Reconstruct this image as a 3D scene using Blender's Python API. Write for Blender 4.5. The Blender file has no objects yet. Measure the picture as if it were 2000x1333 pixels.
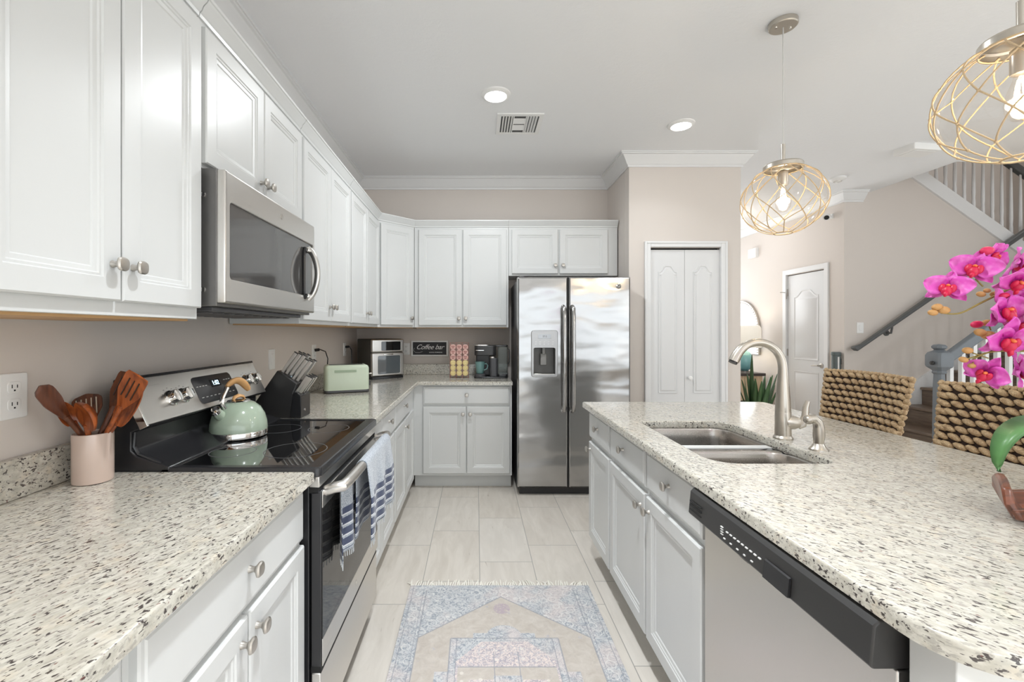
import bpy, bmesh, math, random
from math import sin, cos, pi, radians, sqrt, atan2
from mathutils import Vector, Matrix
from mathutils.geometry import tessellate_polygon

SC = bpy.context.scene
COL = SC.collection
CEIL = 2.84
WL = -1.175          # left wall
WB = 4.44            # back wall
# ------------------------------------------------------------------ camera
cd = bpy.data.cameras.new('camera')
cd.sensor_fit = 'HORIZONTAL'; cd.sensor_width = 36.0
cd.lens = 880.0 / 2000.0 * 36.0
cd.shift_x = (1000 - 930) / 2000.0
cd.shift_y = -(666.5 - 648) / 2000.0
cd.clip_start = 0.02; cd.clip_end = 100
cam = bpy.data.objects.new('camera', cd)
cam.location = (0, 0, 1.335); cam.rotation_euler = (pi / 2, 0, 0)
COL.objects.link(cam); SC.camera = cam
# ------------------------------------------------------------------ view, world
vs = SC.view_settings
vs.view_transform = 'Standard'; vs.look = 'None'; vs.gamma = 1.0; vs.use_curve_mapping = False
vs.exposure = 0.47
SC.cycles.use_denoising = True
try: SC.cycles.denoiser = 'OPENIMAGEDENOISE'
except Exception: pass
SC.cycles.max_bounces = 8; SC.cycles.diffuse_bounces = 5; SC.cycles.glossy_bounces = 5
SC.cycles.transmission_bounces = 8; SC.cycles.transparent_max_bounces = 12
SC.cycles.caustics_reflective = False; SC.cycles.caustics_refractive = False
SC.cycles.sample_clamp_indirect = 6.0
world = bpy.data.worlds.new('world'); SC.world = world
world.use_nodes = True
bg = world.node_tree.nodes['Background']
bg.inputs['Color'].default_value = (0.80, 0.90, 1.0, 1); bg.inputs['Strength'].default_value = 0.22

def area(name, loc, rot, sx, sy, power, color=(1, 1, 1), spread=pi):
    l = bpy.data.lights.new(name, 'AREA'); l.shape = 'RECTANGLE'; l.size = sx; l.size_y = sy
    l.energy = power; l.color = color; l.spread = spread
    o = bpy.data.objects.new(name, l); o.location = loc; o.rotation_euler = rot
    COL.objects.link(o); return o
# daylight through the sliding glass doors behind the camera and the windows of the dining side
area('daylight_patio_doors', (2.9, -4.0, 1.25), (radians(90), 0, 0), 7.4, 2.25, 74, (0.90, 0.96, 1.0))
area('daylight_dining_window', (6.9, 1.0, 1.45), (radians(90), 0, radians(90)), 2.6, 1.7, 20, (0.90, 0.96, 1.0))
area('daylight_entry', (3.1, 7.45, 1.45), (radians(90), 0, radians(180)), 1.2, 2.0, 25, (0.90, 0.96, 1.0))
area('stairwell_fill_light', (6.6, 4.6, 4.3), (radians(60), 0, radians(60)), 1.2, 1.4, 9, (1, 0.99, 0.97))  # unseen light added to brighten the stairwell, no window is built there

def point(name, loc, power, color, r=.05):
    l = bpy.data.lights.new(name, 'POINT'); l.energy = power; l.color = color; l.shadow_soft_size = r
    o = bpy.data.objects.new(name, l); o.location = loc; COL.objects.link(o)
# dining-room ceiling lamp, right of the frame, and an unseen fill light added to brighten the hall
point('dining_lamp', (5.1, 1.05, 2.42), 19, (.93, .97, 1), .05)
point('hall_fill_light', (3.1, 5.9, 2.55), 6, (1, .98, .96), .08)

# ------------------------------------------------------------------ node helper
class NT:
    """tiny expression builder over math nodes"""
    def __init__(self, name):
        self.m = bpy.data.materials.new(name); self.m.use_nodes = True
        self.t = self.m.node_tree; self.n = self.t.nodes; self.b = self.n['Principled BSDF']
    def new(self, k, **kw):
        x = self.n.new(k)
        for a, v in kw.items(): setattr(x, a, v)
        return x
    def sock(self, s, v):
        if hasattr(v, 'links') or isinstance(v, bpy.types.NodeSocket): self.t.links.new(v, s)
        else: s.default_value = v
    def math(self, op, a, b=None, c=None, clamp=False):
        x = self.new('ShaderNodeMath', operation=op); x.use_clamp = clamp
        self.sock(x.inputs[0], a)
        if b is not None: self.sock(x.inputs[1], b)
        if c is not None: self.sock(x.inputs[2], c)
        return x.outputs[0]
    def add(self, a, b): return self.math('ADD', a, b)
    def sub(self, a, b): return self.math('SUBTRACT', a, b)
    def mul(self, a, b): return self.math('MULTIPLY', a, b)
    def lt(self, a, b): return self.math('LESS_THAN', a, b)
    def gt(self, a, b): return self.math('GREATER_THAN', a, b)
    def mx(self, a, b): return self.math('MAXIMUM', a, b)
    def mn(self, a, b): return self.math('MINIMUM', a, b)
    def ab(self, a): return self.math('ABSOLUTE', a)
    def fl(self, a): return self.math('FLOOR', a)
    def fr(self, a): return self.math('FRACT', a)
    def ramp(self, f, lo, hi, a=0.0, b=1.0):
        x = self.new('ShaderNodeMapRange'); x.clamp = True
        self.sock(x.inputs[0], f); x.inputs[1].default_value = lo; x.inputs[2].default_value = hi
        x.inputs[3].default_value = a; x.inputs[4].default_value = b
        return x.outputs[0]
    def coord(self, kind='Object', rot=(0, 0, 0), scale=(1, 1, 1), loc=(0, 0, 0)):
        c = self.new('ShaderNodeTexCoord'); 
        r = self.new('ShaderNodeMapping'); r.inputs['Rotation'].default_value = rot; r.inputs['Location'].default_value = loc
        self.t.links.new(c.outputs[kind], r.inputs[0])
        s = self.new('ShaderNodeMapping'); s.inputs['Scale'].default_value = scale
        self.t.links.new(r.outputs[0], s.inputs[0]); return s.outputs[0]
    def xyz(self, v):
        s = self.new('ShaderNodeSeparateXYZ'); self.t.links.new(v, s.inputs[0]); return s.outputs
    def noise(self, v, scale=1, detail=2, rough=.5, dist=0.0):
        x = self.new('ShaderNodeTexNoise'); self.t.links.new(v, x.inputs['Vector'])
        x.inputs['Scale'].default_value = scale; x.inputs['Detail'].default_value = detail
        x.inputs['Roughness'].default_value = rough; x.inputs['Distortion'].default_value = dist
        return x.outputs['Fac']
    def voro(self, v, scale=1, feature='F1', out='Distance'):
        x = self.new('ShaderNodeTexVoronoi', feature=feature); self.t.links.new(v, x.inputs['Vector'])
        x.inputs['Scale'].default_value = scale; return x.outputs[out]
    def mix(self, f, a, b):
        x = self.new('ShaderNodeMix', data_type='RGBA'); self.sock(x.inputs[0], f)
        for s, v in ((x.inputs[6], a), (x.inputs[7], b)):
            self.sock(s, v if not isinstance(v, tuple) else (v[0], v[1], v[2], 1))
        return x.outputs[2]
    def bump(self, h, strength=.3, dist=.01):
        x = self.new('ShaderNodeBump'); x.inputs['Strength'].default_value = strength; x.inputs['Distance'].default_value = dist
        self.t.links.new(h, x.inputs['Height']); self.t.links.new(x.outputs[0], self.b.inputs['Normal'])
    def set(self, **kw):
        for k, v in kw.items():
            s = self.b.inputs[{'color': 'Base Color', 'rough': 'Roughness', 'metal': 'Metallic', 'coat': 'Coat Weight', 'coatr': 'Coat Roughness',
                'trans': 'Transmission Weight', 'ior': 'IOR', 'emit': 'Emission Color', 'estr': 'Emission Strength', 'spec': 'Specular IOR Level',
                'aniso': 'Anisotropic', 'alpha': 'Alpha', 'sheen': 'Sheen Weight', 'sss': 'Subsurface Weight'}[k]]
            if isinstance(v, tuple) and len(v) == 3: v = (*v, 1)
            self.sock(s, v)
        return self.m

def plain(name, color, rough=.5, metal=0.0, noise=0.03, nscale=30, **kw):
    t = NT(name)
    c = t.coord(); n = t.noise(c, nscale, 3)
    col = t.mix(n, tuple(max(0, x * (1 - noise)) for x in color), tuple(min(1, x * (1 + noise)) for x in color))
    t.set(color=col, rough=rough, metal=metal, **kw); return t.m

def srgb(r, g, b):
    f = lambda c: (c / 255 / 12.92) if c / 255 <= .04045 else ((c / 255 + .055) / 1.055) ** 2.4
    return (f(r), f(g), f(b))

M = {}
M['paint'] = plain('cabinet_paint', (.68, .69, .685), .32, noise=.01, nscale=8)
M['wall'] = plain('wall_paint', (.69, .635, .59), .7, noise=.012, nscale=3)
def mk_ceiling():
    t = NT('ceiling_paint'); c = t.coord(); n = t.noise(c, 40, 4, .6)
    t.set(color=(.86, .87, .885), rough=.85); t.bump(n, .25, .006); return t.m
M['ceiling'] = mk_ceiling()
M['trimwhite'] = plain('trim_white', (.79, .793, .795), .4, noise=.01, nscale=5)
M['doorwhite'] = plain('door_white', (.74, .745, .75), .42, noise=.01, nscale=5)
def mk_granite(name, ang):
    t = NT(name)
    base = t.coord(rot=(0, 0, ang))
    def st(a, b, off): return t.coord(rot=(0, 0, ang), scale=(a, b, b), loc=(off, off * .7, off * 1.3))
    blot = t.noise(base, 26, 3, .6)
    tone = t.noise(st(30, 70, 5), 1, 4, .65)
    col = t.mix(t.ramp(tone, .40, .62), (.49, .465, .40), (.64, .615, .545))
    col = t.mix(t.ramp(blot, .55, .75, 0, .55), col, (.68, .58, .44))
    grey = t.ramp(t.noise(st(55, 150, 9), 1, 3, .6), .545, .60, 0, .70)
    col = t.mix(grey, col, (.36, .335, .30))
    dens = t.ramp(t.noise(base, 16, 2), .35, .65, -.030, .030)
    sp = t.add(t.noise(st(66, 150, 2), 1, 2.2, .6), dens)
    dark = t.ramp(sp, .592, .624, 0, .93)
    col = t.mix(dark, col, (.045, .035, .035))
    mar = t.ramp(t.noise(st(60, 130, 21), 1, 2, .5), .70, .73, 0, .8)
    col = t.mix(mar, col, (.16, .05, .04))
    t.set(color=col, rough=.16, spec=.5, coat=.3, coatr=.05); return t.m
M['granite_l'] = mk_granite('granite_streaked', -1.15)
M['granite_r'] = mk_granite('granite_streaked_crosswise', 0.92)
def mk_steel(name, color, rough, axis='z', wav=.0, an=.5):
    t = NT(name); sc = {'z': (300, 300, 3), 'x': (3, 300, 300), 'y': (300, 3, 300)}[axis]
    n = t.noise(t.coord(scale=sc), 1, 3, .6)
    t.set(color=t.mix(n, tuple(c * .965 for c in color), color), metal=1.0,
          rough=t.ramp(n, .2, .8, rough * .88, rough * 1.12))
    if wav:
        w = t.noise(t.coord(scale=(1.3, 1.3, 3.2)), 1.6, 1.5, .4); t.bump(w, 1.0, wav)
    return t.m
M['steel'] = mk_steel('brushed_steel', (.70, .68, .65), .30, 'y')
M['steel_x'] = mk_steel('brushed_steel_fridge', (.46, .455, .45), .19, 'x', .022)
M['steel_sink'] = mk_steel('sink_steel', (.50, .47, .44), .26, 'y')
M['nickel'] = mk_steel('brushed_nickel', (.60, .56, .50), .30, 'z')
M['knobmetal'] = mk_steel('satin_nickel', (.56, .53, .49), .34, 'z')
M['chrome'] = plain('chrome', (.80, .79, .77), .08, 1.0)
M['black'] = plain('black_enamel', (.022, .022, .024), .22)
M['blackplastic'] = plain('black_plastic', (.035, .034, .034), .35)
M['darkgrey'] = plain('dark_grey_panel', (.075, .075, .08), .35)
M['blackglass'] = plain('black_glass', (.008, .008, .009), .04, coat=1.0, coatr=.02)
M['ovenglass'] = plain('oven_glass', (.020, .019, .018), .05, spec=.35)
M['mwglass'] = plain('microwave_glass', (.075, .072, .07), .06, coat=.4, coatr=.03)
M['gap'] = plain('dark_gap', (.01, .01, .01), .8)
M['rawwood'] = plain('cabinet_underside_wood', (.55, .33, .15), .5, noise=.15, nscale=12)
M['mint'] = plain('mint_enamel', srgb(172, 188, 168), .14, noise=.03, nscale=60, coat=.6, coatr=.05)
M['minttoast'] = plain('mint_painted_metal', srgb(204, 216, 194), .28, noise=.02)
M['tan'] = plain('tan_grip', srgb(214, 165, 110), .45)
M['crock'] = plain('pink_beige_ceramic', srgb(205, 184, 172), .18, noise=.02, coat=.5, coatr=.05)
def mk_wood(name, c1, c2, sc=(60, 60, 6), rough=.35):
    t = NT(name); n = t.noise(t.coord(scale=sc), 1, 4, .6, .6)
    t.set(color=t.mix(t.ramp(n, .3, .7), c1, c2), rough=rough, coat=.2, coatr=.2); return t.m
M['teak'] = mk_wood('reddish_teak', srgb(112, 52, 24), srgb(186, 100, 50))
M['teakdark'] = mk_wood('dark_teak', srgb(60, 32, 20), srgb(120, 66, 38))
M['acacia'] = mk_wood('dark_acacia', srgb(70, 44, 34), srgb(140, 78, 52), (8, 60, 60))
M['stairwood'] = mk_wood('grey_brown_stair_wood', srgb(96, 80, 68), srgb(128, 110, 94), (40, 5, 40), .45)
M['consolewood'] = mk_wood('pale_oak', srgb(178, 152, 122), srgb(208, 184, 152), (40, 40, 5), .5)
M['railgrey'] = plain('slate_grey_paint', srgb(112, 118, 124), .4, noise=.02)
M['raildark'] = plain('dark_grey_paint', srgb(88, 90, 90), .35, noise=.02)
M['white'] = plain('white_plastic', (.86, .86, .85), .35, noise=.005)
M['stemgold'] = plain('rope_tan', srgb(214, 190, 154), .8, noise=.15, nscale=300)
def mk_glass():
    t = NT('clear_globe_glass'); t.set(color=(1, .985, .96), rough=.0, trans=1.0, ior=1.06, spec=.6)
    # thin shell: mostly see-through with a soft reflection
    tr = t.new('ShaderNodeBsdfTransparent'); gl = t.new('ShaderNodeBsdfGlossy'); gl.inputs['Roughness'].default_value = .03
    lwt = t.new('ShaderNodeLayerWeight'); lwt.inputs[0].default_value = .5
    fr = t.new('ShaderNodeMath', operation='MULTIPLY_ADD'); t.t.links.new(t.math('POWER', lwt.outputs['Facing'], 4.0), fr.inputs[0]); fr.inputs[1].default_value = .40; fr.inputs[2].default_value = .035
    mixs = t.new('ShaderNodeMixShader'); tr.inputs[0].default_value = (.985, .97, .95, 1)
    t.t.links.new(fr.outputs[0], mixs.inputs[0]); t.t.links.new(tr.outputs[0], mixs.inputs[1]); t.t.links.new(gl.outputs[0], mixs.inputs[2])
    t.t.links.new(mixs.outputs[0], t.n['Material Output'].inputs[0]); return t.m
M['glass'] = mk_glass()
def mk_emit(name, col, s):
    t = NT(name); t.set(color=col, emit=col, estr=s, rough=.5); return t.m
M['lamp'] = mk_emit('led_disc', (1, .98, .94), 14)
M['filament'] = mk_emit('bulb_glow', (1, .78, .45), 40)
M['digits'] = mk_emit('clock_digits', (.55, .8, 1.0), 2.5)
M['shade'] = mk_emit('lampshade_fabric', (.95, .90, .80), .18)

def mk_floor():
    t = NT('wood_look_floor_tile'); c = t.coord(); x, y, z = t.xyz(c)
    tw, tl = .305, .61
    u = t.math('DIVIDE', t.sub(x, .02), tw); ci = t.fl(u)
    off = t.add(.17, t.mul(ci, .2033)); v = t.math('DIVIDE', t.sub(y, off), tl); ri = t.fl(v)
    fu = t.mul(t.fr(u), tw); fv = t.mul(t.fr(v), tl)
    d = t.mn(t.mn(fu, t.sub(tw, fu)), t.mn(fv, t.sub(tl, fv)))
    grout = t.ramp(d, .0012, .0026, 1, 0)
    wn = t.new('ShaderNodeTexWhiteNoise', noise_dimensions='2D'); cb = t.new('ShaderNodeCombineXYZ')
    t.t.links.new(ci, cb.inputs[0]); t.t.links.new(ri, cb.inputs[1]); t.t.links.new(cb.outputs[0], wn.inputs[0])
    # grain shifted per tile
    cb2 = t.new('ShaderNodeCombineXYZ')
    t.t.links.new(t.add(t.mul(x, 16), t.mul(wn.outputs[0], 40)), cb2.inputs[0]); t.t.links.new(t.mul(y, 3.0), cb2.inputs[1])
    g = t.noise(cb2.outputs[0], 1, 5, .62, .8)
    cloud = t.noise(cb2.outputs[0], .35, 3, .6, 1.5)
    col = t.mix(t.ramp(g, .3, .7), (.59, .54, .475), (.75, .70, .635))
    col = t.mix(t.ramp(cloud, .40, .66, 0, .55), col, (.63, .58, .52))
    col = t.mix(t.ramp(wn.outputs[0], 0, 1, 0, .28), col, (.80, .78, .745))
    knot = t.ramp(t.noise(cb2.outputs[0], .9, 2, .5, 2.0), .70, .78, 0, .5)
    col = t.mix(knot, col, (.33, .27, .22))
    col = t.mix(grout, col, (.36, .345, .32))
    t.set(color=col, rough=.38); t.bump(grout, .3, -.001); return t.m
M['floor'] = mk_floor()
# ------------------------------------------------------------------ geometry helpers
class MB:
    def __init__(s): s.v = []; s.f = []; s.mi = []; s.cur = 0
    def add(s, vs_, fs):
        o = len(s.v); s.v += [tuple(p) for p in vs_]; s.f += [tuple(i + o for i in f) for f in fs]; s.mi += [s.cur] * len(fs); return s
    def box(s, x0, x1, y0, y1, z0, z1):
        return s.add([(x0,y0,z0),(x1,y0,z0),(x1,y1,z0),(x0,y1,z0),(x0,y0,z1),(x1,y0,z1),(x1,y1,z1),(x0,y1,z1)],
              [(0,3,2,1),(4,5,6,7),(0,1,5,4),(1,2,6,5),(2,3,7,6),(3,0,4,7)])
    def loops(s, L, cap0=True, cap1=True, closed=False):
        n = len(L[0]); vs_ = [p for l in L for p in l]; fs = []
        m = len(L)
        for i in range(m if closed else m - 1):
            a, b = i * n, ((i + 1) % m) * n
            for j in range(n): fs.append((a + j, a + (j + 1) % n, b + (j + 1) % n, b + j))
        if not closed:
            if cap0: fs.append(tuple(range(n))[::-1])
            if cap1: fs.append(tuple(range((m - 1) * n, m * n)))
        return s.add(vs_, fs)
    def prism(s, poly, a, b, ax='z'):
        f = {'z': lambda p, t: (p[0], p[1], t), 'y': lambda p, t: (p[0], t, p[1]), 'x': lambda p, t: (t, p[0], p[1])}[ax]
        return s.loops([[f(p, a) for p in poly], [f(p, b) for p in poly]])
    def lathe(s, prof, n=24, c=(0, 0, 0), M=None, cap0=True, cap1=True, sx=1, sy=1):
        L = []
        for r, z in prof:
            l = []
            for k in range(n):
                p = Vector((r * cos(2*pi*k/n) * sx, r * sin(2*pi*k/n) * sy, z))
                if M is not None: p = M @ p
                l.append(p + Vector(c))
            L.append(l)
        return s.loops(L, cap0, cap1)
    def tube(s, pts, r, n=8, closed=False, flat=1.0, cap=True):
        pts = [Vector(p) for p in pts]; m = len(pts)
        rr = r if isinstance(r, (list, tuple)) else [r] * m
        T = []
        for i in range(m):
            a = pts[(i - 1) % m] if (closed or i > 0) else pts[i]
            b = pts[(i + 1) % m] if (closed or i < m - 1) else pts[i]
            d = b - a; T.append(d.normalized() if d.length > 1e-9 else Vector((0, 0, 1)))
        u = T[0].orthogonal().normalized(); L = []
        for i in range(m):
            u = (u - T[i] * u.dot(T[i]))
            u = u.normalized() if u.length > 1e-6 else T[i].orthogonal().normalized()
            w = T[i].cross(u)
            L.append([pts[i] + (u * cos(2*pi*k/n) + w * sin(2*pi*k/n) * flat) * rr[i] for k in range(n)])
        return s.loops(L, cap, cap, closed)
    def ball(s, c, rx, ry=None, rz=None, n=12, m=8, R=None):
        ry = ry or rx; rz = rz or rx; L = []
        for i in range(m + 1):
            t = pi * (.02 + .96 * i / m); l = []
            for k in range(n):
                p = Vector((rx * sin(t) * cos(2*pi*k/n), ry * sin(t) * sin(2*pi*k/n), rz * cos(t)))
                if R is not None: p = R @ p
                l.append(p + Vector(c))
            L.append(l)
        return s.loops(L)
    def grid(s, fn, nu, nv, thick=0):
        vs_ = [fn(i / nu, j / nv) for j in range(nv + 1) for i in range(nu + 1)]
        fs = [(j*(nu+1)+i, j*(nu+1)+i+1, (j+1)*(nu+1)+i+1, (j+1)*(nu+1)+i) for j in range(nv) for i in range(nu)]
        return s.add(vs_, fs)
    def map(s, fn): s.v = [tuple(fn(Vector(p))) for p in s.v]; return s
    def tf(s, M): return s.map(lambda p: M @ p)
    def mesh(s, name, mats, smooth=True, angle=32):
        me = bpy.data.meshes.new(name); me.from_pydata(s.v, [], s.f)
        for i, k in enumerate(s.mi): me.polygons[i].material_index = k
        bm = bmesh.new(); bm.from_mesh(me); bmesh.ops.recalc_face_normals(bm, faces=bm.faces); bm.to_mesh(me); bm.free()
        for m in (mats if isinstance(mats, (list, tuple)) else [mats]): me.materials.append(m)
        if smooth:
            me.shade_smooth(); me.set_sharp_from_angle(angle=radians(angle))
        return me
    def build(s, name, mat, parent=None, bev=0, loc=(0,0,0), rot=(0,0,0), smooth=True, angle=32, seg=2, solid=0):
        o = bpy.data.objects.new(name, s.mesh(name, mat, smooth, angle)); COL.objects.link(o)
        o.location = loc; o.rotation_euler = rot
        if parent is not None: o.parent = parent
        if solid:
            k = o.modifiers.new('thickness', 'SOLIDIFY'); k.thickness = solid; k.offset = 0
        if bev:
            b = o.modifiers.new('bevel', 'BEVEL'); b.width = bev; b.segments = seg; b.limit_method = 'ANGLE'; b.angle_limit = radians(40)
            b.harden_normals = False
        return o

def tag(o, label, cat, group=None):
    o['label'] = label; o['category'] = cat
    if group: o['group'] = group
    return o
def thing(name, label, cat, loc=(0,0,0), rz=0, group=None):
    o = bpy.data.objects.new(name, None); COL.objects.link(o); o.location = loc; o.rotation_euler = (0, 0, rz)
    o.empty_display_size = .05
    return tag(o, label, cat, group)
def struct(name, mb, mat, bev=0, **k):
    o = mb.build(name, mat, None, bev, **k); o['kind'] = 'structure'; return o
def inst(src, name, parent, loc=(0,0,0), rot=(0,0,0), scale=(1,1,1)):
    o = bpy.data.objects.new(name, src.data if hasattr(src, 'data') else src); COL.objects.link(o); o.parent = parent
    o.location = loc; o.rotation_euler = rot; o.scale = scale; return o
def copy_tree(o, parent=None):
    c = o.copy(); COL.objects.link(c); c.parent = parent
    for ch in list(o.children): copy_tree(ch, c)
    return c
def label_part(o, t): o['label'] = t; return o

def offset(poly, d):
    """inset a counter-clockwise 2d outline by d"""
    n = len(poly); out = []
    for i in range(n):
        p0, p1, p2 = Vector(poly[i-1]), Vector(poly[i]), Vector(poly[(i+1) % n])
        a = (p1 - p0); b = (p2 - p1)
        a = a.normalized() if a.length > 1e-9 else b.normalized(); b = b.normalized() if b.length > 1e-9 else a
        na = Vector((-a.y, a.x)); nb = Vector((-b.y, b.x)); m = na + nb
        if m.length < 1e-6: m = na
        m.normalize(); k = max(.35, m.dot(na)); out.append(tuple(p1 + m * (d / k)))
    return out
def rrect(x0, x1, y0, y1, r, n=6, corners=(1,1,1,1)):
    """rounded rectangle, ccw from lower left; corners = ll, lr, ur, ul"""
    P = []
    for (cx, cy, a, on) in ((x0, y0, pi, corners[0]), (x1, y0, 1.5*pi, corners[1]), (x1, y1, 0, corners[2]), (x0, y1, .5*pi, corners[3])):
        rr = r * on
        if rr <= 0: P.append((cx, cy)); continue
        ox = cx + rr * (1 if cx == x0 else -1); oy = cy + rr * (1 if cy == y0 else -1)
        for k in range(n + 1): P.append((ox + rr * cos(a + pi/2*k/n), oy + rr * sin(a + pi/2*k/n)))
    return P
def slab(outer, hole, z0, z1, bev=.005, hbev=None):
    """flat slab with softened top edge and an optional hole"""
    mb = MB(); hbev = bev if hbev is None else hbev
    prof = [(0, z0), (0, z1 - bev), (bev * .3, z1 - bev * .3), (bev, z1)] if bev else [(0, z0), (0, z1)]
    rings = [[(x, y, z) for x, y in offset(outer, d)] for d, z in prof]
    mb.loops(rings, cap0=False, cap1=False)
    tops = [[Vector(p) for p in rings[-1]]]; bots = [[Vector(p) for p in rings[0]]]
    if hole:
        hp = [(0, z0), (0, z1 - hbev), (-hbev * .3, z1 - hbev * .3), (-hbev, z1)] if hbev else [(0, z0), (0, z1)]
        hr = [[(x, y, z) for x, y in offset(hole, d)] for d, z in hp]
        mb.loops(hr, cap0=False, cap1=False)
        tops.append([Vector(p) for p in hr[-1]][::-1]); bots.append([Vector(p) for p in hr[0]][::-1])
    for ls in (tops, bots):
        flat = [p for l in ls for p in l]; mb.add(flat, tessellate_polygon(ls))
    bmv = mb
    return bmv
def rings_panel(mb, poly, prof, f):
    """nested offsets of an outline: prof = [(inset, depth)], f maps (x, z, depth) to 3d"""
    L = [[f(x, z, d) for x, z in offset(poly, i)] for i, d in prof]
    return mb.loops(L, cap0=True, cap1=True)
def sweep(path, prof, side=1, closed=False):
    """mitred sweep of a profile [(out, z)] along a 2d path; out points to the left of travel when side = 1"""
    mb = MB(); n = len(path); L = []
    for i in range(n):
        p = Vector(path[i]); a = (p - Vector(path[i-1])).normalized() if i > 0 else None
        b = (Vector(path[i+1]) - p).normalized() if i < n - 1 else None
        a = a or b; b = b or a
        na, nb = Vector((-a.y, a.x)) * side, Vector((-b.y, b.x)) * side
        m = (na + nb).normalized(); k = m.dot(na)
        L.append([(p.x + m.x * o / k, p.y + m.y * o / k, z) for o, z in prof])
    return mb.loops(L)
def arc(c, r, a0, a1, n, f):
    return [f(c[0] + r * cos(a0 + (a1-a0)*k/n), c[1] + r * sin(a0 + (a1-a0)*k/n)) for k in range(n + 1)]
def Rz(a): return Matrix.Rotation(a, 4, 'Z')
def frame(o, x, y, z):
    m = Matrix.Identity(4)
    for i, c in enumerate((x, y, z)):
        c = Vector(c)
        for j in range(3): m[j][i] = c[j]
    for j in range(3): m[j][3] = o[j]
    return m
def text(name, body, size, mat, parent, M_, extrude=.0003, shear=0, align='CENTER', space=1):
    cu = bpy.data.curves.new(name, 'FONT'); cu.body = body; cu.size = size; cu.extrude = extrude; cu.shear = shear
    cu.align_x = align; cu.align_y = 'CENTER'; cu.space_character = space; cu.materials.append(mat)
    o = bpy.data.objects.new(name, cu); COL.objects.link(o)
    if parent is not None: o.parent = parent
    me = bpy.data.meshes.new_from_object(o.evaluated_get(bpy.context.evaluated_depsgraph_get()))
    bpy.data.objects.remove(o); me.materials.clear(); me.materials.append(mat)
    o = bpy.data.objects.new(name, me); COL.objects.link(o)
    if parent is not None: o.parent = parent
    o.matrix_local = M_; return o

# ------------------------------------------------------------------ the room
struct('floor', MB().box(-1.35, 7.2, -4.2, 7.8, -.05, 0), M['floor'])
struct('ceiling', MB().prism([(-1.35, -4.2), (7.2, -4.2), (7.2, 3.99), (4.25, 3.99), (4.25, 4.86), (4.25, 7.8), (-1.35, 7.8)], CEIL, CEIL + .25), M['ceiling'])
struct('wall_left', MB().box(WL - .12, WL, -4.2, WB + .12, 0, CEIL), M['wall'])
struct('wall_back', MB().box(WL, 1.298, WB, WB + .12, 0, CEIL), M['wall'])
# pantry block with a real door opening 1.468..2.082
PY = 3.83
pw = MB().prism([(1.298, 0), (1.468, 0), (1.468, 2.05), (2.082, 2.05), (2.082, 0), (2.25, 0), (2.25, CEIL), (1.298, CEIL)], PY, PY + .12, 'y')
struct('wall_pantry_front', pw, M['wall'], .004)
struct('wall_pantry_side', MB().box(1.298, 1.40, PY + .12, WB + .12, 0, CEIL), M['wall'])
struct('wall_hall_left', MB().box(2.14, 2.25, PY + .12, 7.6, 0, CEIL), M['wall'])
struct('wall_pantry_back', MB().box(1.40, 2.14, WB + .1, WB + .2, 0, CEIL), M['wall'])
# hall right wall with door opening
HX = 3.97; D0, D1 = 5.12, 5.76
hw = MB(); hw.box(HX, HX + .12, 4.86, D0, 0, CEIL); hw.box(HX, HX + .12, D1, 7.6, 0, CEIL); hw.box(HX, HX + .12, D0, D1, 2.05, CEIL)
struct('wall_hall_right', hw, M['wall'])
struct('wall_hall_end', MB().box(2.14, HX + .12, 7.6, 7.72, 0, CEIL), M['wall'])
# wall under the upper stair flight
def zs(x): return 2.998 - .709 * (x - 4.68)
struct('wall_stairs', MB().prism([(HX + .12, 0), (7.0, 0), (7.0, zs(7.0)), (4.25, zs(4.25)), (4.25, CEIL), (HX + .12, CEIL)], 4.86, 4.98, 'y'), M['wall'])
struct('wall_stairwell_back', MB().box(HX + .12, 7.0, 5.95, 6.07, 0, 5.4), M['wall'])
struct('wall_stairwell_left', MB().box(4.13, 4.25, 3.87, 6.07, CEIL + .25, 5.4), M['wall'])
struct('wall_stairwell_front', MB().box(4.25, 7.0, 3.87, 3.99, CEIL + .25, 5.4), M['wall'])
struct('ceiling_stairwell', MB().box(4.13, 7.12, 3.87, 6.07, 5.4, 5.5), M['ceiling'])
# right side with the dining window, and the far side with the patio doors
rw = MB(); rw.box(7.0, 7.12, -4.2, -.4, 0, CEIL); rw.box(7.0, 7.12, 2.4, 6.07, 0, 5.4); rw.box(7.0, 7.12, -.4, 2.4, 0, .55); rw.box(7.0, 7.12, -.4, 2.4, 2.35, CEIL)
struct('wall_right', rw, M['wall'])
fw = MB(); fw.box(-1.175, -.8, -4.2, -4.05, 0, CEIL); fw.box(4.0, 7.0, -4.2, -4.05, 0, CEIL); fw.box(-.8, 4.0, -4.2, -4.05, 2.4, CEIL)
struct('wall_front', fw, M['wall'])
wf = MB()
for x in (-.8, .4, 1.6, 2.8, 3.94): wf.box(x, x + .06, -4.16, -4.09, 0, 2.4)
wf.box(-.8, 4.0, -4.16, -4.09, 2.34, 2.4); wf.box(-.8, 4.0, -4.16, -4.09, 0, .06)
struct('window_1', wf, M['white'])
wf = MB()
for y in (-.4, .97, 2.34): wf.box(7.03, 7.09, y, y + .06, .55, 2.35)
for z in (.55, 1.42, 2.29): wf.box(7.03, 7.09, -.4, 2.4, z, z + .06)
struct('window_2', wf, M['white'])
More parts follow.
